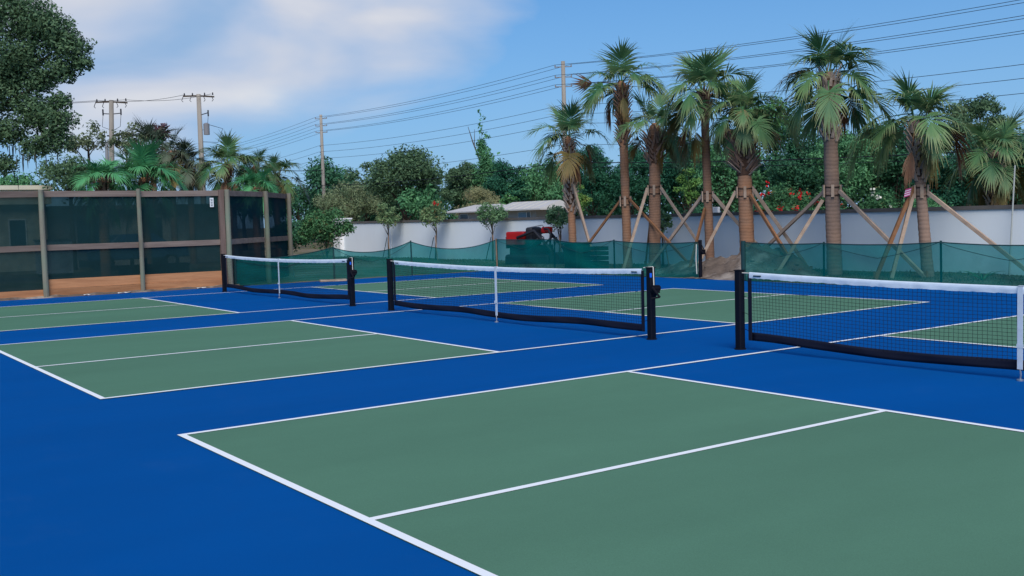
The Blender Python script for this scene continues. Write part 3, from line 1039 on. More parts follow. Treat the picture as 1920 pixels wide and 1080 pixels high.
make_palm('slender smooth-trunked palm with a yellow frond hanging left', (-11.79, 11.5, ZG), (-11.93, 11.5, 4.75), .122, .105, 14, 1.12,
          [(4.1, 4.8, 34, .25, .10, .2, .15, .2, 'boot_fibre')], 'trunk_brown', counts=(4, 5, 5, 3, 2, 1),
          extras=[('hang', 170, 1.0, 'frond_yellow', -.75), ('hang', -140, .95, 'frond_yellow', -.45), ('hang', -20, .9, 'frond_yellow', -.6), ('low', 160, 1.0, 'frond_green', -.1), ('hang', -75, 1.0, 'frond_green', -.3), ('out', 175, 1.2, 'frond_green', .1)], dead=1,
          collar=2.05, braces=[((-11.79, 11.3, 2.09), (-14.01, 11.3, .06), .08, False), ((-11.84, 11.7, 2.09), (-9.75, 11.9, .06), .08, False), ((-11.84, 11.3, 1.74), (-11.61, 10.5, .06), .07, True)])
make_palm('stout palm with a wide basket of bare boots and dark fronds, centre of the row', (-10.47, 11.5, ZG), (-10.6, 11.5, 4.10), .192, .175, 15, .90,
          [(2.62, 3.6, 110, .36, .06, .62, .65, .55, 'boot_fibre'), (2.55, 2.75, 7, .5, .06, 1.6, .4, .1, 'boot_pale')], 'trunk_orange', counts=(4, 5, 5, 4, 2, 1),
          extras=[('deadout', -15, 1.1, 'frond_brown', -.2), ('out', 5, 1.35, 'frond_green', .25), ('hang', -80, .8, 'frond_green', .15), ('hang', -130, .85, 'frond_green', .15), ('hang', -35, .8, 'frond_green', .15), ('low', -100, .9, 'frond_green', .2)], dead=1,
          collar=2.12, braces=[((-10.52, 11.3, 2.15), (-11.61, 10.7, .06), .09, False), ((-10.43, 11.7, 2.18), (-8.87, 12.0, .06), .08, False), ((-10.04, 11.3, 2.03), (-8.32, 10.9, .06), .08, True)])
make_palm('tallest palm right of centre, thick grey trunk, full crown above the wires', (-7.78, 11.5, ZG), (-7.92, 11.5, 4.72), .180, .158, 16, 1.05,
          [(3.2, 4.7, 85, .28, .085, .22, .12, .05, PBOOT)], 'trunk_grey', counts=(4, 5, 5, 4, 3, 0),
          extras=[('mid', 168, 1.1, 'frond_yellow', .0), ('deadout', 165, 1.1, 'frond_brown', -.05), ('hang', -110, .85, 'frond_yellow', .3), ('hang', -20, .95, 'frond_yellow', .05), ('dead', 10, .8, 'frond_brown', -.15), ('out', -5, 1.3, 'frond_green', -.35)], dead=1,
          collar=2.05, braces=[((-8.27, 11.7, 2.06), (-10.96, 11.8, .06), .08, False), ((-7.92, 11.3, 1.84), (-8.8, 10.6, .06), .10, False), ((-7.57, 11.3, 2.04), (-5.25, 11.3, .06), .09, False)])
make_palm('rightmost staked palm, leaning left, with a small flag at its collar', (-5.33, 11.5, ZG), (-5.64, 11.5, 3.45), .132, .100, 17, .95,
          [(2.15, 3.3, 75, .24, .075, .34, .15, .15, PBOOT)], 'trunk_grey', counts=(4, 5, 5, 2, 1, 0),
          extras=[('deadout', -10, 1.3, 'frond_brown', .35), ('deadout', -25, 1.2, 'frond_brown', .35), ('out', 175, 1.35, 'frond_green', .2), ('low', 160, 1.2, 'frond_green', .25), ('out', 150, 1.4, 'frond_green', .05)], dead=1,
          collar=1.95, braces=[((-5.43, 11.3, 2.05), (-6.03, 10.6, .06), .09, True), ((-5.35, 11.3, 1.91), (-5.9, 11.0, .06), .09, False), ((-5.39, 11.7, 1.91), (-2.98, 11.7, .06), .08, False)])
make_palm('palm behind the white wall at the right edge', (-7.45, 18.0, -.45), (-7.52, 18.0, 2.95), .165, .145, 18, 1.05,
          [(.8, 2.95, 120, .24, .085, .32, .2, .1, PBOOT)], 'trunk_grey', counts=(4, 4, 5, 5, 5, 2), dead=0, group='palms beyond the wall and the fence')
bpg = 'palms beyond the wall and the fence'
for lab_, bx, by, nz, sd, cr, gr, cn, tr in [
        ('bright green low palm just behind the wooden fence, left of the bigger one', -22.97, -1.23, 2.95, 21, .80, 'frond_bright', (5, 6, 5, 4, 3, 2), 'trunk_orange'),
        ('biggest bright green palm just behind the wooden fence', -23.63, .13, 3.0, 22, 1.0, 'frond_bright', (8, 9, 7, 4, 3, 2), 'trunk_orange'),
        ('tall dull green palm far behind the left utility pole', -44.58, 6.85, 5.55, 23, 1.25, 'frond_dull', (5, 6, 6, 5, 3, 1), 'trunk_brown'),
        ('leaning dull palm with a reddish trunk, between the two left utility poles', -39.56, 6.13, 4.95, 24, .95, 'frond_dull', (2, 3, 4, 4, 4, 3), 'trunk_brown'),
        ('dull palm with hanging fronds right behind the second utility pole', -39.32, 6.87, 4.45, 25, 1.0, 'frond_dull', (3, 4, 5, 5, 5, 4), 'trunk_brown'),
        ('green palm with an orange trunk, right of the second utility pole', -36.89, 7.72, 4.30, 26, 1.12, 'frond_green', (5, 6, 6, 3, 1, 2), 'trunk_orange'),
        ('palm with a bleached hanging frond, second from the right behind the fence', -38.32, 9.56, 4.25, 27, 1.0, 'frond_green', (2, 4, 4, 4, 4, 3), 'trunk_brown'),
        ('small palm at the right end of the group behind the fence, one frond arching right', -39.8, 11.2, 3.95, 28, 1.05, 'frond_green', (4, 5, 4, 1, 1, 1), 'trunk_orange'),
        ('low bright palm in front of the others behind the fence corner', -30.91, 6.53, 3.0, 29, .85, 'frond_bright', (5, 6, 5, 4, 3, 2), 'trunk_orange')]:
    make_palm(lab_, (bx, by, -.05), (bx + .02, by, nz), .15, .13, sd, cr, [(nz - 1.0, nz, 30, .24, .1, .3, .2, .1, 'boot_fibre')], tr, gr, cn, dead=2, group=bpg,
              extras=[('out', 0, 1.5, 'frond_dull', .1)] if sd == 28 else ())


# ------------------------------------------------------------------ trees and shrubs
def leaves(lobes, n, size, rng, up=.5, aspect=.5, shell=.45, outw=.8):
    lb = np.array(lobes, dtype=float)
    wgt = (lb[:, 3] * lb[:, 5]) ** 1.0
    idx = rng.choice(len(lb), n, p=wgt / wgt.sum())
    L = lb[idx]
    d = rng.normal(size=(n, 3))
    d /= np.linalg.norm(d, axis=1)[:, None]
    rr = rng.random(n) ** shell
    # ragged lobe surface
    ph = rng.uniform(0, 6, (len(lb), 3))[idx]
    rag = 1 + .18 * np.sin(d[:, 0] * 5 + ph[:, 0]) * np.sin(d[:, 2] * 6 + ph[:, 1]) + .12 * np.sin(d[:, 1] * 9 + ph[:, 2])
    c = L[:, :3] + d * L[:, 3:6] * (rr * rag)[:, None]
    nn = d * outw + rng.normal(size=(n, 3)) * .75 + np.array([0, 0, up])
    nn /= np.linalg.norm(nn, axis=1)[:, None]
    t = rng.normal(size=(n, 3))
    t -= nn * (t * nn).sum(1)[:, None]
    t /= np.linalg.norm(t, axis=1)[:, None]
    s = np.cross(nn, t)
    sz = size * rng.uniform(.6, 1.35, n)[:, None]
    V = np.empty((n, 4, 3))
    V[:, 0] = c - t * sz * .5
    V[:, 1] = c + s * sz * .5 * aspect - t * sz * .05
    V[:, 2] = c + t * sz * .5 - nn * sz * .12
    V[:, 3] = c - s * sz * .5 * aspect - t * sz * .05
    return V.reshape(-1, 3)


def lobes_round(x, y, zt, zb, R, rng, k=16, lr=.40, core=.62, depth=1.0, flat=.8):
    c = np.array([x, y, (zt + zb) / 2])
    H = (zt - zb) / 2
    out = [(x, y, c[2], R * core, R * core * depth, H * core)]
    for i in range(k):
        d = rng.normal(size=3)
        d[2] = abs(d[2]) * .9 - .25
        d /= np.linalg.norm(d)
        f = rng.uniform(.5, .78)
        r = R * lr * rng.uniform(.65, 1.25)
        p = c + d * np.array([R, R * depth, H]) * f
        out.append((*p, r, r, min(r * flat, H * .5)))
    return out


def lobes_cone(x, y, zt, zb, R, rng, k=26):
    out = []
    for i in range(k):
        u = (i + .5) / k
        z = zb + (zt - zb) * u
        r = R * (1 - u) ** .75
        a = rng.uniform(0, 2 * PI)
        lr = max(.12, R * .42 * (1 - u * .75))
        f = rng.uniform(.2, .75)
        out.append((x + r * f * math.cos(a), y + r * f * math.sin(a), z, lr, lr, lr * 1.25))
    return out


def make_tree(name, label, cat, x, y, zt, zb, R, mat, seed, dist, kind='round', dens=8.0, group=None, zg=-.5, trunk_r=None, fine=1.0, aspect=.5, k=16, lr=.4, core=.62, lobes=None, shell=.45, up=.5, bark='bark'):
    rng = np.random.default_rng(seed)
    root = thing(name, (x, y, zg), label, cat, group)
    if lobes is None:
        lobes = lobes_cone(x, y, zt, zb, R, rng) if kind == 'cone' else lobes_round(x, y, zt, zb, R, rng, k, lr, core)
    size = max(.035, dist * .0030 * fine)
    n = int(dens * (2 * R) * (zt - zb) / (size * size * aspect * .5) * .55)
    n = max(250, min(n, 120000))
    V = leaves(lobes, n, size, rng, aspect=aspect, shell=shell, up=up)
    V -= np.array([x, y, zg])
    link_mesh('crown', quads_mesh('crown', V), MATS[mat], root)
    tr = trunk_r or max(.04, R * .07)
    b = MB()
    jx, jy = rng.uniform(-.15, .15, 2) * R
    zc = zb + (zt - zb) * .55
    b.tube([(x, y, zg - .1), (x + jx * .4, y + jy * .4, (zg + zb) / 2), (x + jx, y + jy, zb + .1 * (zt - zb)), (x + jx * .5, y + jy * .5, zc)],
           [tr * 1.25, tr, tr * .8, tr * .35], 8)
    for l in lobes[1:1 + min(9, len(lobes) - 1)]:
        z0 = zb + (zt - zb) * rng.uniform(-.05, .35)
        b.tube([(x + jx * .7, y + jy * .7, z0), ((x + l[0]) / 2, (y + l[1]) / 2, (z0 + l[2]) / 2 + .1 * R), (l[0], l[1], l[2])], [tr * .32, tr * .18, tr * .05], 6)
    b.build('trunk', MATS[bark], root, smooth=True)
    return root


CAMX, CAMY = 8.01, -9.25
TG = 'trees beyond the white wall'
LG = 'trees beyond the wooden fence'
TREES = [
    ('airy_tree', 'open-crowned tree with sky showing through, behind the leftmost utility pole', -40.5, 2.8, 6.5, 4.3, 1.15, 'leaf_olive', LG, dict(dens=2.2, k=22, lr=.26, core=.35, zg=-.05)),
    ('airy_tree', 'open-crowned tree between the leftmost pole and the tall dull palm', -42.0, 4.9, 6.85, 4.1, .95, 'leaf_olive', LG, dict(dens=2.4, k=18, lr=.28, core=.4, zg=-.05)),
    ('low_tree', 'dark low tree just above the fence rail, left of the bright palms', -38.8, 1.6, 4.9, 2.4, 1.5, 'leaf_oak', LG, dict(dens=5, zg=-.05)),
    ('low_tree', 'rounded dark bush above the fence at the left picture edge', -46.1, .9, 4.7, 2.4, 1.3, 'leaf_mid', LG, dict(dens=7, zg=-.05)),
    ('small_tree', 'small tree top with purplish brown leaves beside the tall dull palm', -45.4, 7.6, 7.15, 5.4, .45, 'leaf_redtop', LG, dict(dens=4, zg=-.05)),
    ('far_tree', 'far round tree low between the palms and the fence corner', -80.4, 25.5, 6.0, 1.5, 2.6, 'leaf_mid', LG, dict(dens=6)),
    ('far_tree', 'far low tree right of the last palm behind the fence', -79.3, 28.2, 5.6, 1.5, 2.6, 'leaf_dark', LG, dict(dens=6)),
    ('shade_tree', 'dark tree at the left end of the wood, beside the fence corner', -101.0, 40.0, 6.6, .5, 3.3, 'leaf_dark', TG, dict(dens=6)),
    ('shade_tree', 'dark tree rising behind the wooden utility pole in the middle', -98.4, 43.0, 9.3, .8, 3.9, 'leaf_dark', TG, dict(dens=6)),
    ('shade_tree', 'dark green tree between the middle utility pole and the big oak', -86.5, 41.0, 8.4, .8, 3.0, 'leaf_oak', TG, dict(dens=6)),
    ('feathery_tree', 'grey green feathery shrub mass in front of the dark trees, left of the oak', -83.4, 37.0, 6.0, .2, 3.5, 'leaf_feather', TG, dict(dens=5, aspect=.22, k=30, lr=.3)),
    ('oak_tree', 'biggest rounded oak in the middle of the wood', -74.2, 38.5, 9.7, 1.2, 4.0, 'leaf_oak', TG, dict(dens=6.5, k=30, lr=.33)),
    ('leafy_tree', 'fresh green leafy tree low in front of the big oak', -67.8, 36.0, 5.3, .2, 2.2, 'leaf_mid', TG, dict(dens=5, k=22, lr=.3, fine=1.3)),
    ('cedar_tree', 'rounded cedar right of the big oak', -64.5, 38.0, 7.3, .5, 2.2, 'leaf_oak', TG, dict(dens=7, aspect=.35, k=26, lr=.3)),
    ('cedar_tree', 'tallest cedar with a blunt point, below the sparse slender tree', -63.0, 39.0, 8.0, .5, 3.4, 'leaf_mid', TG, dict(kind='cone', dens=7, aspect=.35)),
    ('cedar_tree', 'dark cedar above the left part of the low house roof', -58.3, 38.0, 6.7, .5, 2.0, 'leaf_pine', TG, dict(dens=7, aspect=.35, k=26, lr=.3)),
    ('feathery_shrub', 'feathery shrub with pinkish brown left side behind the low house', -53.6, 32.5, 4.4, -.2, 2.1, 'leaf_pink', TG, dict(dens=5, aspect=.18, k=30, lr=.28)),
    ('young_tree', 'bright green tree top over the roof of the low house', -49.1, 31.5, 3.9, .5, 1.0, 'leaf_bright', TG, dict(dens=5)),
    ('broad_tree', 'broad mid green tree behind the right half of the low house', -56.9, 40.0, 6.2, .8, 3.0, 'leaf_mid', TG, dict(dens=5, k=24, lr=.32)),
    ('broad_tree', 'open green tree behind the trunk of the leftmost staked palm', -56.1, 42.0, 5.4, .8, 2.3, 'leaf_mid', TG, dict(dens=4)),
    ('pine_tree', 'dark pine between the two leftmost staked palms', -48.0, 38.0, 7.4, .2, 2.2, 'leaf_pine', TG, dict(dens=6.5, aspect=.3, k=26, lr=.32)),
    ('pine_tree', 'dark pine behind the tall ragged palm', -46.2, 40.0, 6.8, .2, 2.4, 'leaf_pine', TG, dict(dens=6.5, aspect=.3, k=26, lr=.32)),
    ('shade_tree', 'tall dark tree behind the slender smooth palm', -41.8, 41.0, 8.2, .2, 2.7, 'leaf_pine', TG, dict(dens=6, k=26, lr=.32)),
    ('bright_tree', 'bright green tree top showing between the stout palm and the tallest palm', -36.0, 42.5, 9.7, 3.0, 2.1, 'leaf_bright', TG, dict(dens=4.5, k=22, lr=.34)),
    ('shade_tree', 'dark green tree behind the stout palm', -36.5, 39.0, 7.0, .1, 2.5, 'leaf_mid', TG, dict(dens=6, k=24, lr=.32)),
    ('shade_tree', 'dark green tree left of the trunk of the tallest palm', -31.8, 40.0, 7.3, .1, 2.2, 'leaf_dark', TG, dict(dens=6, k=24, lr=.32)),
    ('shade_tree', 'dark green tree right of the trunk of the tallest palm', -27.2, 38.0, 7.0, .1, 2.3, 'leaf_mid', TG, dict(dens=6, k=24, lr=.32)),
    ('shade_tree', 'dark tree behind the crown of the rightmost staked palm', -26.4, 41.0, 7.5, .1, 2.5, 'leaf_dark', TG, dict(dens=6, k=24, lr=.32)),
    ('pine_tree', 'pine with clustered needles against the sky, right of the rightmost staked palm', -22.9, 43.0, 8.7, 1.5, 2.3, 'leaf_oak', TG, dict(dens=4.5, k=30, lr=.24, core=.4, aspect=.4)),
    ('shade_tree', 'dark tree at the right picture edge behind the wall palm', -18.4, 38.0, 5.9, .1, 2.2, 'leaf_dark', TG, dict(dens=6)),
    ('shade_tree', 'low glossy green tree under the pine at the right', -20.7, 36.5, 4.9, .0, 2.2, 'leaf_pine', TG, dict(dens=6, k=24, lr=.3)),
    ('shade_tree', 'dark tree closing the gap between the big oak and the cedars', -70.0, 44.0, 7.6, .5, 3.2, 'leaf_dark', TG, dict(dens=6, k=24, lr=.34)),
    ('shade_tree', 'mid green tree behind the cedars, right of the sparse slender tree', -61.5, 44.5, 6.6, .5, 3.2, 'leaf_mid', TG, dict(dens=6, k=24, lr=.34)),
    ('shade_tree', 'dark tree filling the gap left of the short thick palm', -44.0, 44.0, 7.2, .3, 3.0, 'leaf_dark', TG, dict(dens=6, k=24, lr=.34)),
    ('shade_tree', 'dark tree filling the gap between the slender palm and the stout palm', -39.5, 43.0, 6.6, .3, 2.6, 'leaf_dark', TG, dict(dens=6, k=24, lr=.34)),
    ('shade_tree', 'dark tree filling the gap left of the tallest palm', -33.5, 44.0, 6.8, .3, 2.8, 'leaf_dark', TG, dict(dens=6, k=24, lr=.34)),
    ('shade_tree', 'dark tree filling the gap between the tallest palm and the rightmost staked palm', -29.0, 44.0, 6.8, .3, 2.8, 'leaf_dark', TG, dict(dens=6, k=24, lr=.34)),
    ('shade_tree', 'dark tree filling the gap under the pine at the right', -21.5, 45.0, 5.6, .3, 2.8, 'leaf_dark', TG, dict(dens=6, k=24, lr=.34)),
    ('shade_tree', 'dark tree just outside the right picture edge', -14.6, 38.5, 6.6, .1, 2.6, 'leaf_dark', TG, dict(dens=5)),
]
for i, (nm, lb, x, y, zt, zb, R, mt, gr, kw) in enumerate(TREES):
    make_tree(nm, lb, 'tree' if 'shrub' not in nm else 'shrub', x, y, zt, zb, R, mt, 100 + i, math.hypot(x - CAMX, y - CAMY), group=gr, **kw)

# understory behind the wall, one mass of ground-level scrub that closes the wood
rng = np.random.default_rng(77)
lob = []
for i in range(150):
    x = rng.uniform(-112, -2)
    y = 45.5 + rng.uniform(-1, 3)
    r = rng.uniform(1.2, 2.2)
    lob.append((x, y, rng.uniform(.2, 4.2), r, r, r))
V = leaves(lob, 70000, .42, rng)
tag(link_mesh('undergrowth', quads_mesh('undergrowth', V), MATS['leaf_dark']), 'dark scrub that fills the wood between the tree trunks', 'undergrowth', kind='stuff')

# slender sparse tree with a bare branch
sp = [(-66.1 + dx, 41.0, z, r, r, r * 1.1) for dx, z, r in [(-.1, 10.7, .22), (.35, 10.1, .28), (-.2, 9.6, .22), (.1, 9.0, .25), (.9, 8.6, .3), (-.4, 8.1, .2), (.3, 7.7, .4), (1.1, 7.4, .3), (.5, 6.6, .5), (0, 5.6, .6), (.9, 5.9, .4), (2.5, 7.0, .15)]]
t_ = make_tree('slender_tree', 'sparse slender tree standing tallest above the cedars, sky between its tufts', 'tree', -66.1, 41, 10.9, 5.0, .9, 'leaf_mid', 301, 90, lobes=sp, dens=.75, group=TG, fine=1.15)
MB().tube([(-66.3, 41, 6.6), (-67.3, 41, 8.2), (-68.0, 41, 9.6)], [.07, .05, .02], 6).tube([(-67.1, 41, 7.8), (-67.0, 41, 9.3)], [.04, .015], 5).build('bare_branch', MATS['bark'], t_)

# the big live oak at the left, with hanging moss
O_ = np.array([CAMX, CAMY])


def oak_lobe(az_px, z, r, d=36.0):
    # az_px: offset to the viewer's right in metres at distance d
    c = np.array([-27.4, -2.6])
    return (c[0] + .5835 * az_px, c[1] + .8117 * az_px, z, r, r * 1.1, r * .8)


ol = [oak_lobe(*a) for a in [(.6, 8.1, .95), (1.3, 7.75, .75), (1.85, 7.25, .62), (1.6, 6.55, .55), (2.2, 6.75, .36), (.3, 7.0, 1.0), (-.5, 8.9, 1.1), (.2, 9.3, .7), (-.3, 6.0, .9),
                             (.7, 5.3, .75), (1.3, 5.0, .60), (1.5, 5.6, .35), (1.2, 4.4, .55), (.6, 4.2, .45), (-.2, 4.7, .6), (-.4, 3.7, .45), (-1.6, 8.0, 1.5), (-2.6, 6.8, 1.5), (-1.4, 5.6, 1.1),
                             (-3.0, 9.2, 1.1), (-1.2, 10.2, 1.0), (0, 6.4, .6), (.9, 6.2, .5)]]
oak = make_tree('live_oak', 'large dark live oak leaning in from the left picture edge above the fence', 'tree', -29.0, -4.8, 10.8, 3.2, 3.4, 'leaf_oak', 401, 36, lobes=ol, dens=9.5, zg=-.05, trunk_r=.38, group=LG, fine=1.0, shell=.5)
ms = MB()
rm = random.Random(9)
for i in range(46):
    l = ol[rm.choice((9, 10, 12, 13, 14, 15))]
    x, y, z = l[0] + rm.uniform(-.5, .5), l[1] + rm.uniform(-.5, .5), l[2] - l[5] * rm.uniform(.4, .9)
    L = rm.uniform(.25, .6)
    ms.tube([(x, y, z), (x + rm.uniform(-.05, .05), y, z - L * .5), (x + rm.uniform(-.08, .08), y, z - L)], [.009, .016, .004], 4)
tag(ms.build('hanging_moss', MATS['moss'], oak), kind='stuff')


# shrubs with flowers just behind the wall
def flowers(root, lobes, n, size, mat, rng, seed):
    fm = MB()
    for i in range(n):
        l = lobes[int(rng.integers(0, len(lobes)))]
        a = rng.uniform(-2.2, -.2)
        p = Vector((l[0] + l[3] * .95 * math.cos(a), l[1] + l[4] * .95 * math.sin(a), l[2] + l[5] * rng.uniform(-.3, .85)))
        for k in range(7):
            q = p + Vector(rng.normal(size=3) * size * .45)
            e = Vector(rng.normal(size=3)).normalized()
            s = e.orthogonal().normalized() * size * .4
            t2 = e.cross(s).normalized() * size * .4
            fm.add([q - s, q - t2, q + s, q + t2], [(0, 1, 2, 3)])
    tag(fm.build('blossoms', MATS[mat], root), kind='stuff')


SG = 'shrubs just behind the white wall'
for i, (lb, x, y, zt, R, mt, fl, nf) in enumerate([
        ('crape myrtle shrub full of red blossoms, behind the wall right of the stout palm', -13.1, 16.3, 2.75, 1.15, 'leaf_shrub', 'flower_red', 30),
        ('smaller red-flowered shrub just left of the tallest palm trunk', -11.9, 16.6, 2.55, .75, 'leaf_shrub', 'flower_red', 12),
        ('shrub with a few white blossoms behind the wall right of the tallest palm', -10.3, 17.0, 2.30, .85, 'leaf_shrub', 'flower_white', 10),
        ('dark leafy shrub behind the wall left of the rightmost staked palm', -9.0, 17.4, 2.25, .9, 'leaf_mid', None, 0),
        ('dense low green shrub behind the wall right of the rightmost staked palm', -7.2, 20.5, 2.5, 1.3, 'leaf_pine', None, 0),
        ('dark shrub behind the wall between the short thick palm and the slender palm', -18.6, 18.2, 2.1, 1.0, 'leaf_dark', None, 0),
        ('dark shrub behind the wall left of the stout palm', -15.6, 17.5, 2.2, .8, 'leaf_dark', None, 0)]):
    rg = np.random.default_rng(500 + i)
    lob = lobes_round(x, y, zt, .2, R, rg, 20, .36)
    t_ = make_tree('flowering_shrub' if fl else 'leafy_shrub', lb, 'shrub', x, y, zt, .2, R, mt, 520 + i, 33, lobes=lob, dens=5, group=SG, zg=-.4, fine=.95, aspect=.42)
    if fl:
        flowers(t_, lob, nf, .10, fl, rg, i)
for i, (lb, x, y, zt, zb, R) in enumerate([
        ('young lime green tree behind the wall, left of the slender palm', -17.3, 16.3, 3.35, 1.2, .50),
        ('small yellow green tree behind the wall, right of the leftmost staked palm', -22.9, 16.2, 3.1, 1.2, .45)]):
    make_tree('lime_tree', lb, 'tree', x, y, zt, zb, R, 'leaf_lime', 540 + i, 36, dens=4, group='young lime green trees behind the wall', zg=-.4, k=16, lr=.34, core=.4, fine=.9)

# young staked trees in front of the wall
for i, (lb, x, zt, zb, R, mt, red) in enumerate([
        ('leftmost young tree in front of the white wall', -31.47, 2.45, 1.05, .55, 'leaf_young', 0),
        ('young tree with red blossoms and orange leaves in front of the white wall', -27.66, 2.5, 1.05, .52, 'leaf_young', 5),
        ('rounded young tree in front of the wall, left of the red machine', -23.65, 2.32, 1.05, .56, 'leaf_young_plain', 0),
        ('young tree partly hidden behind the leftmost staked palm', -19.75, 2.15, .85, .45, 'leaf_young_plain', 0),
        ('thin young tree between the tall ragged palm and the short thick palm', -14.75, 1.8, .8, .28, 'leaf_young_plain', 0)]):
    rg = np.random.default_rng(560 + i)
    lob = lobes_round(x, 12.6, zt + .1, zb - .1, R * 1.15, rg, 30, .32, .5)
    t_ = make_tree('young_tree', lb, 'tree', x, 12.6, zt, zb, R, mt, 580 + i, 40, lobes=lob, dens=5.5, group='young staked trees in front of the wall', zg=.05, trunk_r=.032, fine=.8)
    MB().beam((x + .42, 12.45, .0), (x + .06, 12.58, 1.02), .025, .03).build('stake', MATS['stake_wood'], t_)
    MB().beam((x - .35, 12.5, .0), (x - .05, 12.58, .95), .02, .02).build('stake', MATS['stake_green'], t_)
    if red:
        flowers(t_, [(x + .42, 12.5, 2.22, .12, .12, .18)], red, .07, 'flower_red', rg, i)

# dense shrubs by the wall end
for i, (lb, x, y, zt, zb, R, mt) in enumerate([
        ('bushy green shrub covering the pillar at the left end of the wall', -31.6, 9.75, 2.62, -.05, 1.15, 'leaf_bushy'),
        ('dark shrub between the wooden fence end and the bushy green shrub', -34.2, 9.3, 2.0, -.05, 1.0, 'leaf_dark')]):
    make_tree('bushy_shrub', lb, 'shrub', x, y, zt, zb, R, mt, 600 + i, 44, dens=6, group='shrubs at the wall end', zg=-.1, k=30, lr=.32, fine=.9, trunk_r=.05)

# ------------------------------------------------------------------ utility poles and wires
def sag_pts(a, b, sag, n=24):
    a, b = Vector(a), Vector(b)
    return [a.lerp(b, i / n) - Vector((0, 0, sag * 4 * (i / n) * (1 - i / n))) for i in range(n + 1)]


LVL = [11.73, 11.05, 10.42, 9.02, 8.43, 7.80]
PY = 35.2
PX = [-150.0, -84.6, -47.5, 26.6]
PG = 'utility poles along the road behind the wall'
for x, lb in ((PX[1], 'single wooden utility pole in the middle of the picture, above the bushy shrub'), (PX[2], 'tall wooden utility pole behind the leftmost staked palm'), (PX[3], 'utility pole outside the picture to the right that carries the wires')):
    t_ = thing('utility_pole', (x, PY, -.5), lb, 'utility pole', PG)
    MB().tube([(x, PY, -.5), (x, PY, 6), (x, PY, 12.0)], [.19, .165, .13], 12).build('pole', MATS['wood_pole'], t_, smooth=True)
    for z in LVL[:3]:
        a_ = MB().beam((x - .38, PY - .42, z - .10), (x + .38, PY + .42, z - .10), .05, .06).build('crossarm', MATS['insulator'], t_)
        MB().tube([(x - .36, PY - .40, z - .1), (x - .36, PY - .40, z + .06)], [.05, .03], 8).tube([(x + .36, PY + .40, z - .1), (x + .36, PY + .40, z + .06)], [.05, .03], 8).build('insulators', MATS['insulator'], a_)
    for z in LVL[3:]:
        MB().tube([(x, PY - .12, z - .06), (x + .1, PY - .3, z)], [.04, .03], 8).build('bracket', MATS['insulator'], t_)
for si in range(3):
    a, b = PX[si], PX[si + 1]
    sg = 1.55 * ((b - a) / 74.0) ** 2
    where = ('left of the middle pole', 'between the middle pole and the tall pole', 'right of the tall pole, towards the picture edge')[si]
    for li, z in enumerate(LVL):
        names = ('topmost', 'second', 'third', 'fourth', 'fifth', 'lowest thin')
        for side in ((-1, 1) if li < 3 else (-1,)):
            oy = (.40 if li < 3 else .30) * side
            ox = .36 * side if li < 3 else .1
            nearf = 'front' if side < 0 else 'rear'
            o = MB().tube(sag_pts((a + ox, PY + oy, z + .05), (b + ox, PY + oy, z + .05), sg), .0125, 4).build('power_line', MATS['wire'], loc=(a, PY, z))
            tag(o, '%s%s power line %s' % (names[li], ' ' + nearf if li < 3 else '', where), 'power line', 'power lines along the road')
    for z, r_, nmz in ((6.45, .013, 'thin pale'), (5.30, .030, 'thick black'), (5.02, .016, 'lowest slack')):
        sgc = sg * .85
        o = MB().tube(sag_pts((a, PY - .2, z), (b, PY - .2, z), sgc), r_, 5).build('telephone_cable', MATS['wire_cable'], loc=(a, PY, z))
        tag(o, '%s telephone cable %s' % (nmz, where), 'cable', 'telephone cables along the road')

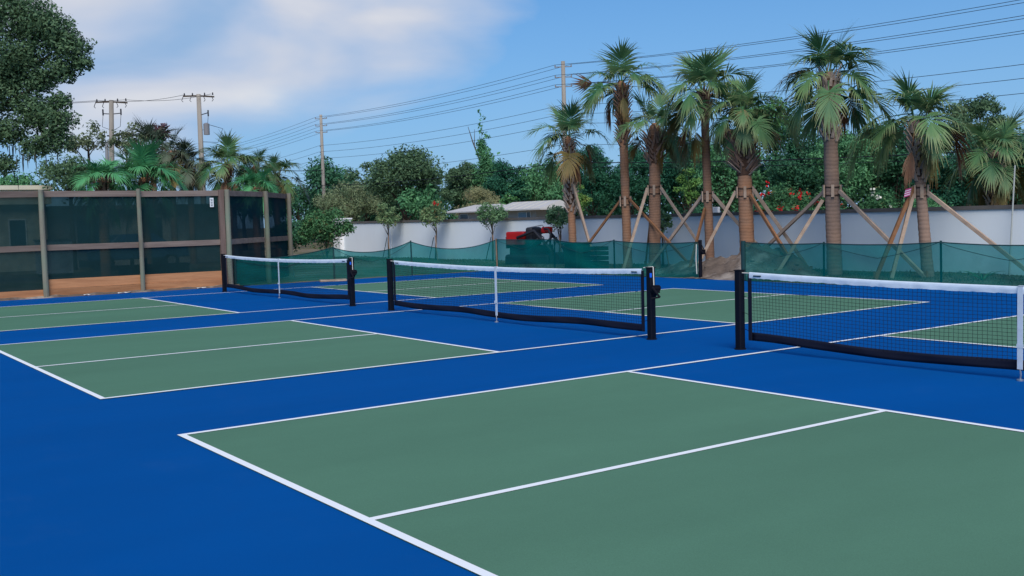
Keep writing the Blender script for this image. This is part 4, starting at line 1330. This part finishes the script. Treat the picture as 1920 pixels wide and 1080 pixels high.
# distribution poles at the left
DG = 'distribution poles at the left'
for x, y, h, lb, tr_ in ((-71.16, 12.1, 10.95, 'leftmost utility pole with a crossarm, leaning slightly, behind the open-crowned trees', False),
                         (-69.32, 18.03, 11.45, 'second utility pole from the left, with a crossarm and a transformer', True)):
    t_ = thing('utility_pole', (x, y, -.3), lb, 'utility pole', DG)
    lean = Vector((.5835, .8117, 0)) * (.35 if not tr_ else .0)
    tp_ = Vector((x, y, h)) + lean * .4
    MB().tube([(x - lean.x, y - lean.y, -.3), ((x + tp_.x - lean.x) / 2, (y + tp_.y - lean.y) / 2, h / 2), tp_], [.24, .20, .16], 12).build('pole', MATS['wood_pole'], t_, smooth=True)
    rx = Vector((.5835, .8117, 0))
    for q in (-1, 1):
        arm = MB().beam(tp_ + Vector((0, 0, -.12)), tp_ + rx * q * 1.15 + Vector((0, 0, -.12 - .10 * (q > 0))), .09, .11).build('crossarm', MATS['bark'], t_)
        ins = MB()
        for dd in (.45, 1.05):
            p = tp_ + rx * q * dd
            ins.tube([p + Vector((0, 0, -.08)), p + Vector((0, 0, .10))], [.06, .04], 8)
            ins.tube([p + Vector((0, -.1, -.15)), p + rx * .12 * q + Vector((0, -.1, -.45)), p + rx * .02 * q + Vector((0, -.1, -.55))], .025, 5)
        ins.build('insulators', MATS['machine_dark'], arm)
    fu = MB()
    z0 = h - 1.0 if not tr_ else h - 1.55
    for q in ((-1, 1) if not tr_ else (1,)):
        p = tp_ + rx * q * .65
        fu.beam(Vector((tp_.x, tp_.y, z0)), Vector((p.x, p.y, z0 + .05 + .12 * tr_)), .05, .06)
        fu.tube([Vector((p.x, p.y, z0 - .08)), Vector((p.x, p.y, z0 + .36))], .055, 8)
        fu.tube([Vector((p.x, p.y, z0)), Vector((p.x - rx.x * .1, p.y - rx.y * .1, z0 - .9)), Vector((tp_.x, tp_.y, z0 - 1.2))], .018, 5)
    fu.build('fuse_cutouts', MATS['machine_dark'], t_)
    if tr_:
        c = tp_ + rx * .48
        MB().tube([(c.x, c.y, h - 3.0), (c.x, c.y, h - 2.2), (c.x, c.y, h - 2.12)], [.22, .22, .1], 14).build('transformer', MATS['insulator'], t_)
        MB().tube([(c.x, c.y, h - 2.2), (c.x + .9, c.y + .9, h - 2.6), (c.x + .6, c.y + .6, h - 3.6), (tp_.x, tp_.y, h - 3.5)], .02, 5).build('drop_wire', MATS['wire_cable'], t_)
    else:
        MB().tube([(x - lean.x * .9 - rx.x * .28, y - lean.y * .9 - rx.y * .28, -.3), (x - lean.x * .3 - rx.x * .25, y - lean.y * .3 - rx.y * .25, h - 3.0)], .12, 10).build('steel_conduit', MATS['machine_grey'], t_)
for k, (d1, z1) in enumerate(((-1.0, 0), (.95, -.05))):
    rx = Vector((.5835, .8117, 0))
    a = Vector((-71.0, 12.3, 10.95)) + rx * d1
    b = Vector((-69.32, 18.03, 11.45)) + rx * d1
    o = MB().tube(sag_pts(a, b, .25), .014, 4).build('power_line', MATS['wire'], loc=tuple(a))
    tag(o, '%s wire between the two left utility poles' % ('left' if d1 < 0 else 'right'), 'power line', 'wires on the left poles')
    b2 = a + Vector((-4, -40, -1))
    o = MB().tube(sag_pts(a, b2, .8), .014, 4).build('power_line', MATS['wire'], loc=tuple(a))
    tag(o, '%s wire leaving the leftmost pole towards the live oak' % ('front' if d1 < 0 else 'rear'), 'power line', 'wires on the left poles')
o = MB().tube(sag_pts((-69.3, 18.0, 6.6), (PX[1], PY, 6.75), .35), .030, 5).build('telephone_cable', MATS['wire_cable'], loc=(-69.3, 18, 6.6))
tag(o, 'black cable crossing above the palms to the middle utility pole', 'cable')

# ------------------------------------------------------------------ houses
hs = thing('low_house', (-46, 31, -.5), 'long low house with a pale metal roof showing above the white wall', 'house')
MB().box(-51.8, -47.2, 29.3, 31.2, -.5, 2.12).build('wall', MATS['house_wall'], hs)
MB().box(-47.19, -43.2, 29.4, 31.2, -.5, 2.12).build('wall', MATS['house_wall'], hs)


def hip(x0, x1, y0, y1, ze, zr, inset):
    m = MB()
    ym = (y0 + y1) / 2
    m.add([(x0, y0, ze), (x1, y0, ze), (x1, y1, ze), (x0, y1, ze), (x0 + inset, ym, zr), (x1 - inset, ym, zr),
           (x0, y0, ze - .08), (x1, y0, ze - .08), (x1, y1, ze - .08), (x0, y1, ze - .08)],
          [(0, 1, 5, 4), (1, 2, 5), (2, 3, 4, 5), (3, 0, 4), (6, 7, 1, 0), (7, 8, 2, 1), (8, 9, 3, 2), (9, 6, 0, 3), (9, 8, 7, 6)])
    return m


rf = hip(-52.6, -46.95, 28.7, 31.9, 2.17, 2.60, 1.3).build('roof', MATS['roof_metal'], hs)
rf2 = hip(-46.94, -41.9, 28.7, 31.9, 2.17, 2.66, .08).build('roof', MATS['roof_metal'], hs)
for k in range(5):
    x = -46.0 + k * .8
    MB().beam((x, 28.72, 2.185), (x, 30.25, 2.655), .025, .015).build('roof_seam', MATS['fascia_cream'], rf2)
for (x0, x1, m_) in ((-51.5, -50.6, 'glass_dark'), (-48.6, -47.7, 'glass_blue'), (-45.0, -44.2, 'glass_blue'), (-44.1, -43.8, 'glass_dark'), (-46.6, -46.3, 'glass_dark')):
    yy = 29.3 if x0 < -47.2 else 29.4
    wn = MB().box(x0 - .05, x1 + .05, yy - .035, yy - .003, .9, 2.03).build('window', MATS['white_paint'], hs)
    MB().box(x0, x1, yy - .05, yy - .037, .95, 1.98).build('pane', MATS[m_], wn)
MB().tube([(-48.9, 31.5, 2.5), (-48.9, 31.5, 3.15)], .05, 8).build('vent_pipe', MATS['white_paint'], hs)

bl = thing('flat_roofed_building', (-42, -5, -.05), 'cream flat-roofed building seen through the left fence screens', 'building')
MB().box(-48, -40, -14, .85, -.05, 2.75).build('wall', MATS['house_wall_cream'], bl)
r1 = MB().box(-48.4, -39.6, -14.4, 1.0, 2.752, 3.36).build('roof_band', MATS['fascia_cream'], bl)
MB().box(-48.5, -39.5, -14.5, 1.08, 3.362, 3.54).build('parapet', MATS['fascia_cream'], r1)
for y0 in (-9, -6.3, -3.6, -.62):
    wn = MB().box(-39.997, -39.95, y0 - .05, y0 + .65, .95, 2.15).build('window', MATS['white_paint'], bl)
    MB().box(-39.948, -39.93, y0, y0 + .6, 1.0, 2.1).build('pane', MATS['glass_dark'], wn)
wg = MB().box(-46, -40.6, .852, 9.5, -.05, 2.5).build('low_wing', MATS['house_wall'], bl)
MB().box(-46.3, -40.2, 1.09, 9.8, 2.502, 2.68).build('wing_roof', MATS['wall_cap'], wg)
for y0 in (2.2, 5.0):
    MB().box(-40.598, -40.56, y0, y0 + .9, .0, 2.1).build('door', MATS['glass_dark'], wg)

cb = thing('storage_cabinet', (-33.0, -.5, -.05), 'pale box-shaped cabinet seen through the second fence bay', 'cabinet')
MB().box(-33.4, -32.7, -1.0, .15, .05, 1.25).build('body', MATS['white_paint'], cb, bevel=.02)
MB().box(-33.44, -32.66, -1.04, .19, 1.252, 1.31).build('lid', MATS['machine_grey'], cb)
for y in (-.95, .0):
    MB().box(-33.3, -33.2, y, y + .1, -.06, .05).box(-32.9, -32.8, y, y + .1, -.06, .05).build('foot', MATS['machine_dark'], cb)

# parked car beyond the screen
cr = thing('parked_car', (-36.5, 3.4, -.05), 'blue car parked beyond the fence screens, barely visible', 'car')
prof = [(-2.0, .35), (-2.05, .75), (-1.35, .88), (-.75, 1.38), (.65, 1.42), (1.35, .95), (2.0, .85), (2.08, .4)]
b = MB()
for s in (-.85, .85):
    b.v += [(-36.5 + s * (1 if z < 1.0 else .8), 3.4 + y, z) for y, z in prof]
n_ = len(prof)
b.f += [tuple(range(n_ - 1, -1, -1)), tuple(range(n_, 2 * n_))] + [(i, (i + 1) % n_, n_ + (i + 1) % n_, n_ + i) for i in range(n_)]
b.build('body', MATS['car_paint'], cr, bevel=.05)
MB().add([(-35.76, 2.15, .97), (-35.76, 4.55, 1.0), (-35.82, 3.95, 1.34), (-35.82, 2.75, 1.32)], [(0, 1, 2, 3)]).build('side_window', MATS['glass_blue'], cr)
for y in (2.1, 4.7):
    for x in (-37.3, -35.75):
        wl = MB().tube([(x - .1, y, .27), (x + .1, y, .27)], .31, 18).build('wheel', MATS['black_rubber'], cr)
        MB().tube([(x + .1, y, .27), (x + .112, y, .27)], .18, 14).build('rim', MATS['machine_grey'], wl)

# ------------------------------------------------------------------ red machine behind the mesh
mx, my = -20.35, 11.95
rx = Vector((.90, .43, 0))
ry = Vector((-.43, .90, 0))
mc = thing('mini_loader', (mx, my, 0), 'small red and black tracked loader behind the green mesh', 'machine')


def mbox(u0, u1, v0, v1, z0, z1, name, mat, parent=mc, bevel=.02):
    m = MB()
    c = Vector((mx, my, 0))
    P = lambda u, v, z: tuple(c + rx * u + ry * v + Vector((0, 0, z)))
    m.add([P(u0, v0, z0), P(u1, v0, z0), P(u1, v1, z0), P(u0, v1, z0), P(u0, v0, z1), P(u1, v0, z1), P(u1, v1, z1), P(u0, v1, z1)],
          [(3, 2, 1, 0), (4, 5, 6, 7), (0, 1, 5, 4), (1, 2, 6, 5), (2, 3, 7, 6), (3, 0, 4, 7)])
    return m.build(name, MATS[mat], parent, bevel=bevel)


def mtube(pts, r_, name, mat, parent=mc):
    c = Vector((mx, my, 0))
    return MB().tube([c + rx * u + ry * v + Vector((0, 0, z)) for u, v, z in pts], r_, 8).build(name, MATS[mat], parent, smooth=True)


for v in (-.45, .30):
    mbox(-.85, .85, v, v + .2, .02, .40, 'track', 'machine_dark', bevel=.09)
mbox(-.75, .65, -.24, .29, .30, .70, 'chassis', 'machine_dark')
mbox(-.80, -.10, -.40, .42, .705, 1.16, 'engine_hood', 'machine_red', bevel=.05)
mbox(-.86, -.80, -.30, .30, .60, 1.00, 'rear_bumper', 'machine_dark')
tw = mbox(-.08, .20, -.36, .38, .70, 1.30, 'control_tower', 'machine_dark', bevel=.08)
mtube([(.02, -.3, 1.28), (.55, -.3, 1.36), (.60, -.3, 1.30)], .018, 'hand_rail', 'machine_grey', tw)
for v in (-.52, .50):
    a_ = mtube([(-.30, v, .95), (.35, v, 1.18), (.95, v, .55), (1.05, v, .30)], .055, 'lift_arm', 'machine_dark')
    mtube([(.05, v * .9, .55), (.55, v * .95, .98)], .035, 'cylinder', 'machine_dark', a_)
mbox(.48, .66, -.30, .30, 1.08, 1.30, 'valve_cover', 'machine_red', bevel=.06)
mtube([(.64, -.35, 1.24), (.82, -.4, 1.22), (.90, -.4, 1.05), (.88, -.42, .70)], .035, 'hydraulic_hose', 'machine_dark')
mtube([(.45, -.42, 1.10), (.68, -.48, .95), (.72, -.48, .70)], .022, 'hydraulic_hose', 'machine_dark')
mbox(.95, 1.30, -.62, .60, .03, .45, 'bucket', 'machine_dark')

# dark utility bin, pallets and boards behind the mesh
bn = thing('utility_bin', (-16.3, 10.6, 0), 'dark green bin behind the mesh between the first two palms', 'bin')
MB().box(-16.65, -16.05, 10.35, 10.9, .06, .78).build('body', MATS['plastic_green'], bn, bevel=.03)
MB().box(-16.68, -16.02, 10.32, 10.93, .782, .84).build('lid', MATS['plastic_green'], bn, bevel=.01)
sk = thing('crate_stack', (-15.2, 10.4, 0), 'slatted dark crates stacked behind the mesh beside the bin', 'crate')
for k in range(5):
    MB().box(-15.55, -14.95, 10.2, 10.65, .06 + k * .14, .17 + k * .14).build('slat', MATS['plastic_green'], sk)

# ------------------------------------------------------------------ dirt pile in the gap
rng = np.random.default_rng(5)
pk = [(-9.5, 11.15, .60, .80), (-10.3, 10.9, .28, 1.0), (-11.7, 11.0, .26, 1.0), (-12.7, 11.3, .2, .8), (-8.6, 11.1, .26, .6), (-10.7, 10.3, .14, .9), (-9.7, 10.15, .16, .7)]


def dz(x, y):
    z = sum(h * math.exp(-((x - a) ** 2 + ((y - b) * 1.25) ** 2) / (s * s)) for a, b, h, s in pk)
    n = .05 * math.sin(x * 5.1 + y * 3) + .04 * math.sin(x * 9 - y * 7) + .025 * math.sin(x * 17 + y * 13) + .02 * math.sin(x * 31 - y * 23)
    return z * (1 + n * 2.2) + rng.uniform(-.012, .012) * min(1, z * 4) - .07


m = MB().grid(lambda u, v: (-14.2 + 8 * u, 9.42 + 3.1 * v, dz(-14.2 + 8 * u, 9.42 + 3.1 * v) + .03), 130, 54)
dp = m.build('dirt_pile', MATS['sand_soil'], loc=(-10, 10.8, 0), smooth=True)
tag(dp, 'heap of sandy soil in the gap between the two mesh barriers', 'dirt pile')
dp_me = None
for k in range(46):
    x, y = rng.uniform(-12.5, -7.5), rng.uniform(9.8, 11.6)
    s = rng.uniform(.025, .085)
    z = dz(x, y) + .03
    mm = MB()
    q = [Vector(v) for v in ((1, 0, 0), (0, 1, 0), (-1, 0, 0), (0, -1, 0), (0, 0, 1), (0, 0, -1))]
    q = [Vector((x, y, z)) + v * s * rng.uniform(.6, 1.2) for v in q]
    mm.add(q, [(0, 1, 4), (1, 2, 4), (2, 3, 4), (3, 0, 4), (1, 0, 5), (2, 1, 5), (3, 2, 5), (0, 3, 5)])
    mm.build('clod', MATS['sand_soil'], dp)

# grass and weeds between the mesh and the wall
n = 16000
gx_ = rng.uniform(-40, -1.5, n)
gy_ = rng.uniform(9.9, 13.2, n)
gz_ = np.array([ground_z(a, b_) for a, b_ in zip(gx_, gy_)])
h = rng.uniform(.02, .08, n)
an = rng.uniform(0, 2 * PI, n)
wv = np.stack([np.cos(an) * .012, np.sin(an) * .012, np.zeros(n)], 1)
b0 = np.stack([gx_, gy_, gz_ - .01], 1)
tipv = b0 + np.stack([rng.normal(0, .03, n), rng.normal(0, .03, n), h], 1)
V = np.stack([b0 - wv, b0 + wv, tipv], 1).reshape(-1, 3)
tag(link_mesh('grass', quads_mesh('grass', V, 3), MATS['grass_blade']), 'patchy rough grass between the mesh barrier and the white wall', 'grass', kind='stuff')

# ------------------------------------------------------------------ small things
fl = thing('small_flag', (-5.62, 11.22, 1.7), 'small red and white striped flag stuck on the rightmost palm collar', 'flag')
MB().tube([(-5.60, 11.22, 1.70), (-5.52, 11.20, 2.06)], .008, 6).build('stick', MATS['stake_wood'], fl)
plain('flag_red', (0.50, 0.05, 0.20), .7, .2, .1)
plain('flag_white', (0.70, 0.58, 0.68), .7, .2, .1)
for k in range(7):
    u0, u1 = k / 7, (k + 1) / 7
    dn = Vector((-.06, -.08, -.02))
    a = Vector((-5.535, 11.2, 2.03))
    sd = Vector((-.035, -.005, -.17))
    q0, q1 = a + sd * u0, a + sd * u1
    MB().add([q0, q0 + dn * 1.3, q1 + dn * 1.3 + Vector((0, 0, -.01)), q1], [(0, 1, 2, 3)]).build('stripe', MATS['flag_red' if k % 2 == 0 else 'flag_white'], fl)
plain('pole_grey', (0.36, 0.39, 0.38), .6, .3)
wp = MB().tube([(-4.36, 13.05, .05), (-4.32, 13.2, 2.46)], [.020, .016], 8).build('pale_pole', MATS['pole_grey'], loc=(-4.36, 13.05, .05))
tag(wp, 'thin pale pole leaning on the white wall near the right edge', 'pole')
wb = thing('meter_box', (-14.05, 14.2, -.3), 'small white box on a post peeking over the wall left of the stout palm', 'box')
MB().tube([(-14.05, 14.25, -.35), (-14.05, 14.25, 1.6)], .03, 8).build('post', MATS['machine_grey'], wb)
MB().box(-14.16, -13.94, 14.1, 14.2, 1.58, 1.78).build('box', MATS['white_paint'], wb, bevel=.01)
bd = MB().beam((-18.6, 3.3, .03), (-18.4, 4.0, .03), .22, .05).build('loose_board', MATS['wood_brace'], loc=(-18.5, 3.6, .03))
tag(bd, 'pale board lying on the court edge behind the farthest net', 'board')
be = thing('bench', (-20.1, -1.0, 0), 'dark low bench behind the fence screen near the short stakes', 'bench')
MB().box(-20.3, -19.9, -1.75, .15, .58, .66).build('seat', MATS['machine_dark'], be)
MB().box(-19.92, -19.88, -1.72, .12, .40, .575).build('apron', MATS['machine_dark'], be)
for y in (-1.6, 0.0):
    for x in (-20.27, -19.98):
        MB().box(x, x + .05, y, y + .05, -.05, .578).build('leg', MATS['machine_dark'], be)
for k, (x, y, s, lb) in enumerate([(-19.02, -2.72, .09, 'scrap of white paper on the dirt beside the second fence post from the left'), (-18.98, -1.85, .16, 'pale wood scrap at the foot of the kick boards left of the third post'),
                                   (-18.99, .12, .13, 'pale wood chip at the foot of the kick boards near the farthest net')]):
    m = MB().grid(lambda u, v: (x + (v - .5) * .07, y + (u - .5) * s * 2, .012 + .018 * math.sin(u * 5 + v * 3) ** 2), 5, 2)
    tag(m.build('scrap', MATS['white_paint'], loc=(x, y, 0)), lb, 'scrap', 'scraps along the kick boards')
# sandy strip between the slab and the kick boards
m = MB().grid(lambda u, v: (-19.16 + .24 * v, -9 + 10.2 * u, -.02 + .07 * (1 - v) + .012 * math.sin(u * 61) + .008 * math.sin(u * 140 + v * 4)), 160, 4)
tag(m.build('soil_strip', MATS['wood_soil'] if 'wood_soil' in MATS else MATS['sand_soil'], smooth=True), kind='structure')
# leaning seedling behind the right mesh
sd_ = thing('palmetto_seedling', (-3.9, 11.2, .05), 'thin grassy seedling behind the right mesh barrier', 'plant')
rs = random.Random(3)
for k in range(12):
    a = rs.uniform(0, 2 * PI)
    L = rs.uniform(.3, .6)
    pts, _d = bend(Vector((-3.9, 11.2, .05)), Vector((math.cos(a) * .7, math.sin(a) * .7, 1)), 5, L, 1.1)
    MB().tube(pts, [.008, .009, .008, .006, .004, .001], 4).build('blade', MATS['leaf_mid'], sd_)
